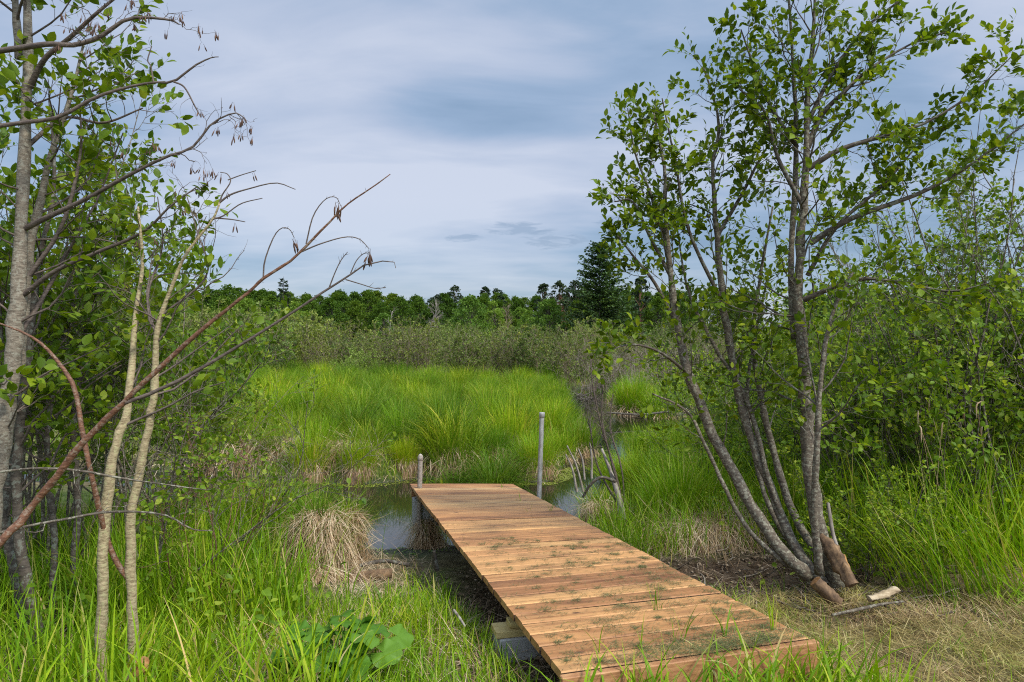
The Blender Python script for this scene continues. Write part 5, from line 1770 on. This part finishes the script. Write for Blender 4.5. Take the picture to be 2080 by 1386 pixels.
weeds(2600, .35, 1.3, 5.2, 8.4, lambda x, y: near_keep(x, y) * np.clip(1.6 * vnoise(x * 3, y * 3, 61) - .3, 0, 1) * (1 - sstep(.35, .75, np.abs(x - (1.35 - .2846 * (y - 3.24)) - .25))), .02, .045, .14)
weeds(3000, -4.6, -1.2, 3.6, 6.5, lambda x, y: near_keep(x, y) * np.clip(1.7 * vnoise(x * 1.4, y * 1.4, 62) - .45, 0, 1), .03, .07, .45)
weeds(3200, 2.1, 5.5, 4.9, 8.0, lambda x, y: near_keep(x, y) * np.clip(1.7 * vnoise(x * 1.4, y * 1.4, 63) - .4, 0, 1), .03, .07, .55)
o = mb.build('weeds', M['leaf_light'])
tag(o, kind='stuff')
mb = MB()
x, y = scatter(2600, -2.4, -.3, 6.3, 8.6, lambda x, y: (masks(x, y)[0] > .4) * (stream_dist(x, y) > .02) * np.clip(2.2 * vnoise(x * 3.2, y * 3.2, 64) - .9, 0, 1))
k = len(x)
leaves(mb, np.stack([x, y, terrain(x, y) + .004], -1), np.stack([rng.normal(0, 1, k), rng.normal(0, 1, k), np.full(k, .25)], -1), rng.uniform(.012, .035, k), None, True, None, .3)
o = mb.build('mud_sprouts', M['moss_mud'])
tag(o, kind='stuff')
mb = MB()
x, y = scatter(60000, -4.5, 2.2, 10, 13.5, lambda x, y: ((~near_side(x, y)) & (stream_dist(x, y) < .03) & (stream_dist(x, y) > -.22)).astype(float) * np.clip(2 * vnoise(x * 2, y * 3, 65) - .4, 0, 1) * (vnoise(x * .8, y * .3, 66) > .35))
k = len(x)
leaves(mb, np.stack([x, y, np.full(k, WATER_Z + .004)], -1), np.stack([rng.normal(0, 1, k), rng.normal(0, 1, k), np.full(k, .02)], -1), rng.uniform(.02, .05, k), np.tile([0, 0, 1.0], (k, 1)), True)
o = mb.build('pond_algae', M['algae'])
tag(o, kind='stuff')

# ------------------------------------------------------------------ the big-leaved plant
base = at(690, 1330, 3.62)
base[2] = gz(base[0], base[1])
t = thing('burdock_plant', 'low plant with big wavy round leaves in the grass left of the boardwalk', 'plant', base)
r_ = np.random.default_rng(71)
mbl, mbst = MB(), MB()
for q in range(40):
    a = r_.uniform(0, 2 * np.pi)
    el = r_.uniform(.35, 1.25)
    L = r_.uniform(.14, .32)
    tip = base + np.array([math.cos(a) * math.cos(el) * 1.15, math.sin(a) * math.cos(el) * .8, math.sin(el)]) * L + [0, 0, .04]
    root = base + np.array([r_.normal(0, .03), r_.normal(0, .03), -.01])
    mbst_l = catmull([root, (root + tip) / 2 + [0, 0, .04], tip], 7)
    tubes(mbst, [(mbst_l, np.linspace(.005, .0035, 7))], 5)
    s = r_.uniform(.045, .085)
    d = nrm(np.array([math.cos(a), math.sin(a), r_.uniform(-.45, .15)]))
    up = nrm(np.array([r_.normal(0, .35), r_.normal(-.25, .35), 1]))
    yv = nrm(np.cross(up, d))
    zv = np.cross(d, yv)
    na, nr = 28, 5
    V, Q, Tt = [tip], [], []
    ph0 = r_.uniform(0, 6)
    for i in range(1, nr + 1):
        rr = i / nr
        for j in range(na):
            th = -np.pi + .32 + (2 * np.pi - .64) * j / (na - 1)
            edge = (1.0 + .22 * math.cos(th)) * (1 + .05 * math.sin(9 * th + ph0) * rr + .03 * math.sin(23 * th))
            wave = .17 * rr * rr * math.sin(5 * th + ph0) - .16 * rr * rr + .05 * math.cos(14 * th + ph0) * rr
            ux, uy = rr * edge * math.cos(th), rr * edge * math.sin(th)
            V.append(tip + s * (ux * d + uy * yv + (wave + .12 * abs(uy)) * zv))
    for j in range(na - 1):
        Tt.append((0, 1 + j, 2 + j))
        for i in range(nr - 1):
            b0 = 1 + i * na + j
            Q.append((b0, b0 + na, b0 + na + 1, b0 + 1))
    mbl.add(V, Q, Tt)
mbst.build('stalks', M['leaf_big'], t)
mbl.build('leaves', M['leaf_big'], t)


# ------------------------------------------------------------------ stumps, logs, sticks
def log(name, label, cat, pts, mat, cutmat=None, sides=12, rough=.08, seed=1):
    r = np.random.default_rng(seed)
    P = catmull(np.array([p[:3] for p in pts]), 14)
    rad = np.interp(np.linspace(0, 1, 14), np.linspace(0, 1, len(pts)), [p[3] for p in pts])
    t = thing(name, label, cat, P[0])
    mb = MB()
    n0 = 0
    tubes(mb, [(P, rad)], sides)
    V = mb.V[0].reshape(14, sides, 3)
    c = P[:, None, :]
    k = 1 + rough * (np.array([r.standard_normal(sides)]) * .6 + r.standard_normal((14, sides)) * .5)
    mb.V[0] = (c + (V - c) * k[:, :, None]).reshape(-1, 3)
    ring0, ring1 = mb.V[0][:sides], mb.V[0][-sides:]
    mb.build('bark', mat, t)
    for ring, cc, d in ((ring0, P[0], P[0] - P[1]), (ring1, P[-1], P[-1] - P[-2])):
        mbc = MB()
        d = nrm(d)
        V = np.vstack([cc + d * .003, cc + (ring - cc) * .6 + d * .0025, ring + d * .0005])
        Q = [(1 + j, 1 + (j + 1) % sides, 1 + sides + (j + 1) % sides, 1 + sides + j) for j in range(sides)]
        Tt = [(0, 1 + (j + 1) % sides, 1 + j) for j in range(sides)]
        mbc.add(V, Q, Tt)
        mbc.build('cut_face', cutmat or mat, t, smooth=False)
    return t


def P4(px, py, Yd, wpx):
    p = at(px, py, Yd)
    return (p[0], p[1], p[2], wpx * Yd / F / 2)


log('cut_stump', 'short sawn alder stub with an orange cut face at the foot of the leaning trunks', 'stump', [P4(1700, 1225, 4.42, 30), P4(1680, 1206, 4.42, 30), P4(1655, 1180, 4.44, 27)], M['rot_wood'], M['cut_orange'], rough=.16, seed=301)
log('broken_log', 'thick rotten split log leaning at the right foot of the alder clump', 'log', [P4(1732, 1190, 4.52, 20), P4(1712, 1152, 4.6, 27), P4(1686, 1112, 4.68, 22), P4(1666, 1086, 4.72, 8)], M['rot_wood'], M['rot_wood'], rough=.4, seed=302)
log('split_stick', 'pale splintered wood sliver right of the rotten split log', 'wood', [P4(1726, 1163, 4.6, 10), P4(1708, 1130, 4.7, 18), P4(1690, 1122, 4.8, 12)], M['cut_wood'], rough=.3, sides=8, seed=303)
log('upright_stick', 'grey dead stick standing up out of the rotten log', 'stick', [P4(1706, 1125, 4.75, 8), P4(1692, 1085, 4.8, 8), P4(1682, 1022, 4.85, 7)], M['dead_wood'], sides=7, seed=304)
x, y = tpx(1770, 1212, -.03)
log('wood_chunk', 'pale barkless chunk of wood lying on the mown grass at the right', 'wood', [P4(1765, 1216, 4.25, 15), P4(1795, 1208, 4.27, 17), P4(1822, 1197, 4.3, 15)], M['split_wood'], M['split_wood'], rough=.34, sides=7, seed=305)
log('fallen_stick', 'dark dead stick lying beside the pale wood chunk', 'stick', [P4(1690, 1250, 4.1, 6), P4(1735, 1240, 4.12, 7), P4(1790, 1228, 4.2, 6), P4(1835, 1222, 4.22, 4)], M['bark_grey'], sides=7, seed=306)
log('fallen_log', 'brown barked log lying at the edge of the mud left of the boardwalk', 'log', [P4(638, 1186, 6.0, 18), P4(700, 1178, 6.0, 20), P4(760, 1168, 6.02, 22), P4(796, 1164, 6.05, 20)], M['rot_wood'], M['cut_wood'], seed=307)
log('fallen_stick', 'thin dark stick lying on the mud behind the brown log', 'stick', [P4(730, 1150, 6.3, 8), P4(780, 1140, 6.4, 8), P4(830, 1148, 6.3, 7)], M['bark_dark'], sides=7, seed=308)
log('upright_stick', 'short dark stake standing in the ground left of the boardwalk', 'stick', [P4(888, 1160, 5.7, 10), P4(884, 1136, 5.7, 9), P4(882, 1120, 5.7, 8)], M['bark_dark'], sides=7, seed=309)
log('fallen_stick', 'pale bare twig lying in the short grass left of the boardwalk', 'stick', [P4(922, 1240, 4.3, 6), P4(934, 1256, 4.2, 6), P4(944, 1272, 4.1, 5)], M['dead_wood'], sides=6, seed=310)
log('dead_root', 'thick pale weathered root leaning on the rooty hummock', 'root', [P4(1266, 1056, 8.0, 14), P4(1255, 1004, 8.1, 10), P4(1238, 952, 8.2, 7), P4(1222, 912, 8.3, 5)], M['dead_wood'], rough=.2, seed=311)
log('dead_root', 'dark root arching over the rooty hummock', 'root', [P4(1184, 1010, 8.0, 5), P4(1200, 984, 7.95, 6), P4(1222, 970, 7.95, 6), P4(1250, 978, 8.0, 7)], M['bark_dark'], seed=312)
for k, (a, b, lab) in enumerate((((1150, 924), (1172, 985), 'leftmost grey dead stake leaning in the water behind the tall post'), ((1152, 906), (1185, 985), 'second grey dead stake from the left, the longest in the water'),
                                 ((1175, 912), (1188, 960), 'third short grey dead stake in the water behind the rooty hummock'), ((1198, 900), (1202, 958), 'upright grey dead stake nearest the rooty hummock'))):
    log('dead_stake', lab, 'stake', [P4(b[0], b[1] + 14, 9.6, 5), P4((a[0] + b[0]) / 2 + 2, (a[1] + b[1]) / 2, 9.6, 4.4), P4(a[0], a[1], 9.6, 3)], M['dead_wood'], sides=6, rough=.15, seed=320 + k)
# stick heap on the far bank and driftwood at the bend
x, y = tpx(1165, 798, -.45)
t = thing('stick_heap', 'dark heap of sticks on the bank beyond the bright marsh grass', 'stick heap', (x, y, gz(x, y)))
mb = MB()
r_ = np.random.default_rng(331)
ln = []
for q in range(260):
    c = np.array([x + r_.normal(0, .75), y + r_.normal(0, .5), 0])
    c[2] = t.location.z + .75 * math.exp(-((c[0] - x) ** 2 + (c[1] - y) ** 2) / .7) * r_.uniform(.2, 1.1) + .05
    d = nrm(np.array([r_.normal(), r_.normal(), r_.normal(0, .35)])) * r_.uniform(.3, .8)
    ln.append((np.array([c - d, c + r_.normal(0, .05, 3), c + d]), np.array([.016, .014, .007])))
tubes(mb, ln, 4)
mb.build('sticks', M['bark_dark'], t)
tussk = MB()
for k, (pts, lab) in enumerate((([(1232, 838), (1300, 842), (1360, 836)], 'long grey stick lying along the waterline at the stream bend'), ([(1380, 862), (1430, 866), (1470, 872)], 'grey stick lying across the water behind the leaning alder trunk'))):
    log('fallen_stick', lab, 'stick', [P4(a, b, 19.5 - 1.5 * k, 4) for a, b in pts], M['bark_dark'], sides=6, seed=340 + k)

# ------------------------------------------------------------------ sky and light
SUN_EL, SUN_AZ = R(50), R(135)   # azimuth from +Y clockwise
world = bpy.data.worlds.new('World')
scene.world = world
world.use_nodes = True
nt = world.node_tree
nt.nodes.clear()
out = nt.nodes.new('ShaderNodeOutputWorld')
bg = nt.nodes.new('ShaderNodeBackground')
sky = nt.nodes.new('ShaderNodeTexSky')
sky.sky_type = 'NISHITA'
sky.sun_disc = False
sky.sun_elevation = SUN_EL
sky.sun_rotation = SUN_AZ
sky.air_density = 1.0
sky.dust_density = 1.5
tc = nt.nodes.new('ShaderNodeTexCoord')
sep = nt.nodes.new('ShaderNodeSeparateXYZ')
nt.links.new(tc.outputs['Generated'], sep.inputs[0])


def math_n(op, a, b=None, clamp=False):
    n = nt.nodes.new('ShaderNodeMath')
    n.operation = op
    n.use_clamp = clamp
    for i, v in enumerate((a, b)):
        if v is None:
            continue
        if isinstance(v, bpy.types.NodeSocket):
            nt.links.new(v, n.inputs[i])
        else:
            n.inputs[i].default_value = v
    return n.outputs[0]


# cloud layer: project the direction on a flat deck overhead
zz = math_n('ADD', math_n('MAXIMUM', sep.outputs[2], 0.0), 0.16)
cu, cv = math_n('DIVIDE', sep.outputs[0], zz), math_n('DIVIDE', sep.outputs[1], zz)
comb = nt.nodes.new('ShaderNodeCombineXYZ')
nt.links.new(cu, comb.inputs[0])
nt.links.new(cv, comb.inputs[1])


def cloud_noise(scale, sx, sy, ox, oy, detail=4.0, rough=.5, dist=.4):
    mp = nt.nodes.new('ShaderNodeMapping')
    mp.inputs['Scale'].default_value = (sx, sy, 1)
    mp.inputs['Location'].default_value = (ox, oy, 0)
    nt.links.new(comb.outputs[0], mp.inputs['Vector'])
    n = nt.nodes.new('ShaderNodeTexNoise')
    n.inputs['Scale'].default_value = scale
    n.inputs['Detail'].default_value = detail
    n.inputs['Roughness'].default_value = rough
    n.inputs['Distortion'].default_value = dist
    nt.links.new(mp.outputs[0], n.inputs['Vector'])
    return n.outputs['Fac']


def sky_blob(px, py, wx, wy):
    """soft oval round a compass direction (given as the photo pixel it lies behind), 1 in the middle"""
    d = nrm(np.array([(px - 1040) / F, 1.0, -(py - 693) / F]))
    du_, dw_ = d[0] / d[1], d[2] / d[1]
    a = math_n('DIVIDE', sep.outputs[0], math_n('MAXIMUM', sep.outputs[1], .05))
    b = math_n('DIVIDE', sep.outputs[2], math_n('MAXIMUM', sep.outputs[1], .05))
    a = math_n('DIVIDE', math_n('SUBTRACT', a, float(du_)), wx / F)
    b = math_n('DIVIDE', math_n('SUBTRACT', b, float(dw_)), wy / F)
    r2 = math_n('ADD', math_n('MULTIPLY', a, a), math_n('MULTIPLY', b, b))
    return math_n('SUBTRACT', 1.0, r2, True)


nA = cloud_noise(.55, 1.0, 1.5, 3.1, 1.7)
nB = cloud_noise(1.7, 1.0, 2.2, 7.3, 4.1, 6.0, .55)
den = math_n('ADD', math_n('MULTIPLY', nA, .7), math_n('MULTIPLY', nB, .3))
den = math_n('SUBTRACT', den, math_n('MULTIPLY', sky_blob(1010, 225, 330, 75), .10))
den = math_n('ADD', den, math_n('MULTIPLY', sky_blob(700, 400, 620, 170), .10))
cloud = ramp(nt, den, [(.33, (.080, .124, .187)), (.44, (.122, .166, .235)), (.54, (.178, .208, .269)), (.66, (.236, .256, .305))])
wisp_n = cloud_noise(9.0, 1.0, 1.6, 2.0, 5.0, 5.0, .6, .6)
for px, py, wx, wy in ((1046, 464, 62, 17), (1118, 486, 48, 22), (940, 482, 40, 10), (1252, 452, 45, 16), (1180, 487, 30, 10)):
    f = math_n('ADD', sky_blob(px, py, wx * 1.25, wy * 1.3), math_n('MULTIPLY', math_n('SUBTRACT', wisp_n, .5), 3.4))
    f = math_n('MULTIPLY', math_n('MULTIPLY', math_n('SUBTRACT', f, .42), 1.7, True), math_n('MULTIPLY', sky_blob(px, py, wx * 1.25, wy * 1.3), 3.0, True))
    cloud = mix_rgb(nt, math_n('MULTIPLY', f, .75, True), cloud, (.11, .145, .205))
# lower band above the horizon: clear bluish air under the deck, from the physical sky
skyc = mix_rgb(nt, 1.0, sky.outputs[0], (.046, .046, .046), 'MULTIPLY')
low = ramp(nt, sep.outputs[2], [(.0, .40), (.12, .30), (.2, .14), (.4, .10)])
col = mix_rgb(nt, low, cloud, skyc)
# thin overcast is brighter overhead and on the sun's side, behind the camera
sd = nt.nodes.new('ShaderNodeVectorMath')
sd.operation = 'DOT_PRODUCT'
nt.links.new(tc.outputs['Generated'], sd.inputs[0])
sd.inputs[1].default_value = (math.sin(SUN_AZ) * math.cos(SUN_EL), math.cos(SUN_AZ) * math.cos(SUN_EL), math.sin(SUN_EL))
gain = ramp(nt, sd.outputs['Value'], [(.25, .0), (1.0, 1.0)])
gl = math_n('ADD', math_n('MULTIPLY', gain, 2.6), 1.0)
sc_ = nt.nodes.new('ShaderNodeVectorMath')
sc_.operation = 'SCALE'
nt.links.new(col, sc_.inputs[0])
nt.links.new(gl, sc_.inputs['Scale'])
nt.links.new(sc_.outputs[0], bg.inputs['Color'])
bg.inputs['Strength'].default_value = 1.0
nt.links.new(bg.outputs[0], out.inputs['Surface'])

sun = bpy.data.lights.new('sun', 'SUN')
sun.energy = 1.5
sun.angle = R(10)
sun.color = (1.0, .95, .86)
so = bpy.data.objects.new('sun', sun)
COL.objects.link(so)
dirv = Vector((math.sin(SUN_AZ) * math.cos(SUN_EL), math.cos(SUN_AZ) * math.cos(SUN_EL), math.sin(SUN_EL)))
so.rotation_euler = (-dirv).to_track_quat('-Z', 'Y').to_euler()
so.location = dirv * 50

scene.view_settings.view_transform = 'Standard'
scene.view_settings.look = 'None'
scene.view_settings.exposure = 1.5
scene.view_settings.gamma = 1.0
scene.render.engine = 'CYCLES'
scene.cycles.max_bounces = 6
scene.cycles.diffuse_bounces = 3
scene.cycles.glossy_bounces = 3
scene.cycles.transmission_bounces = 4
scene.cycles.use_denoising = False
scene.cycles.filter_width = 1.1
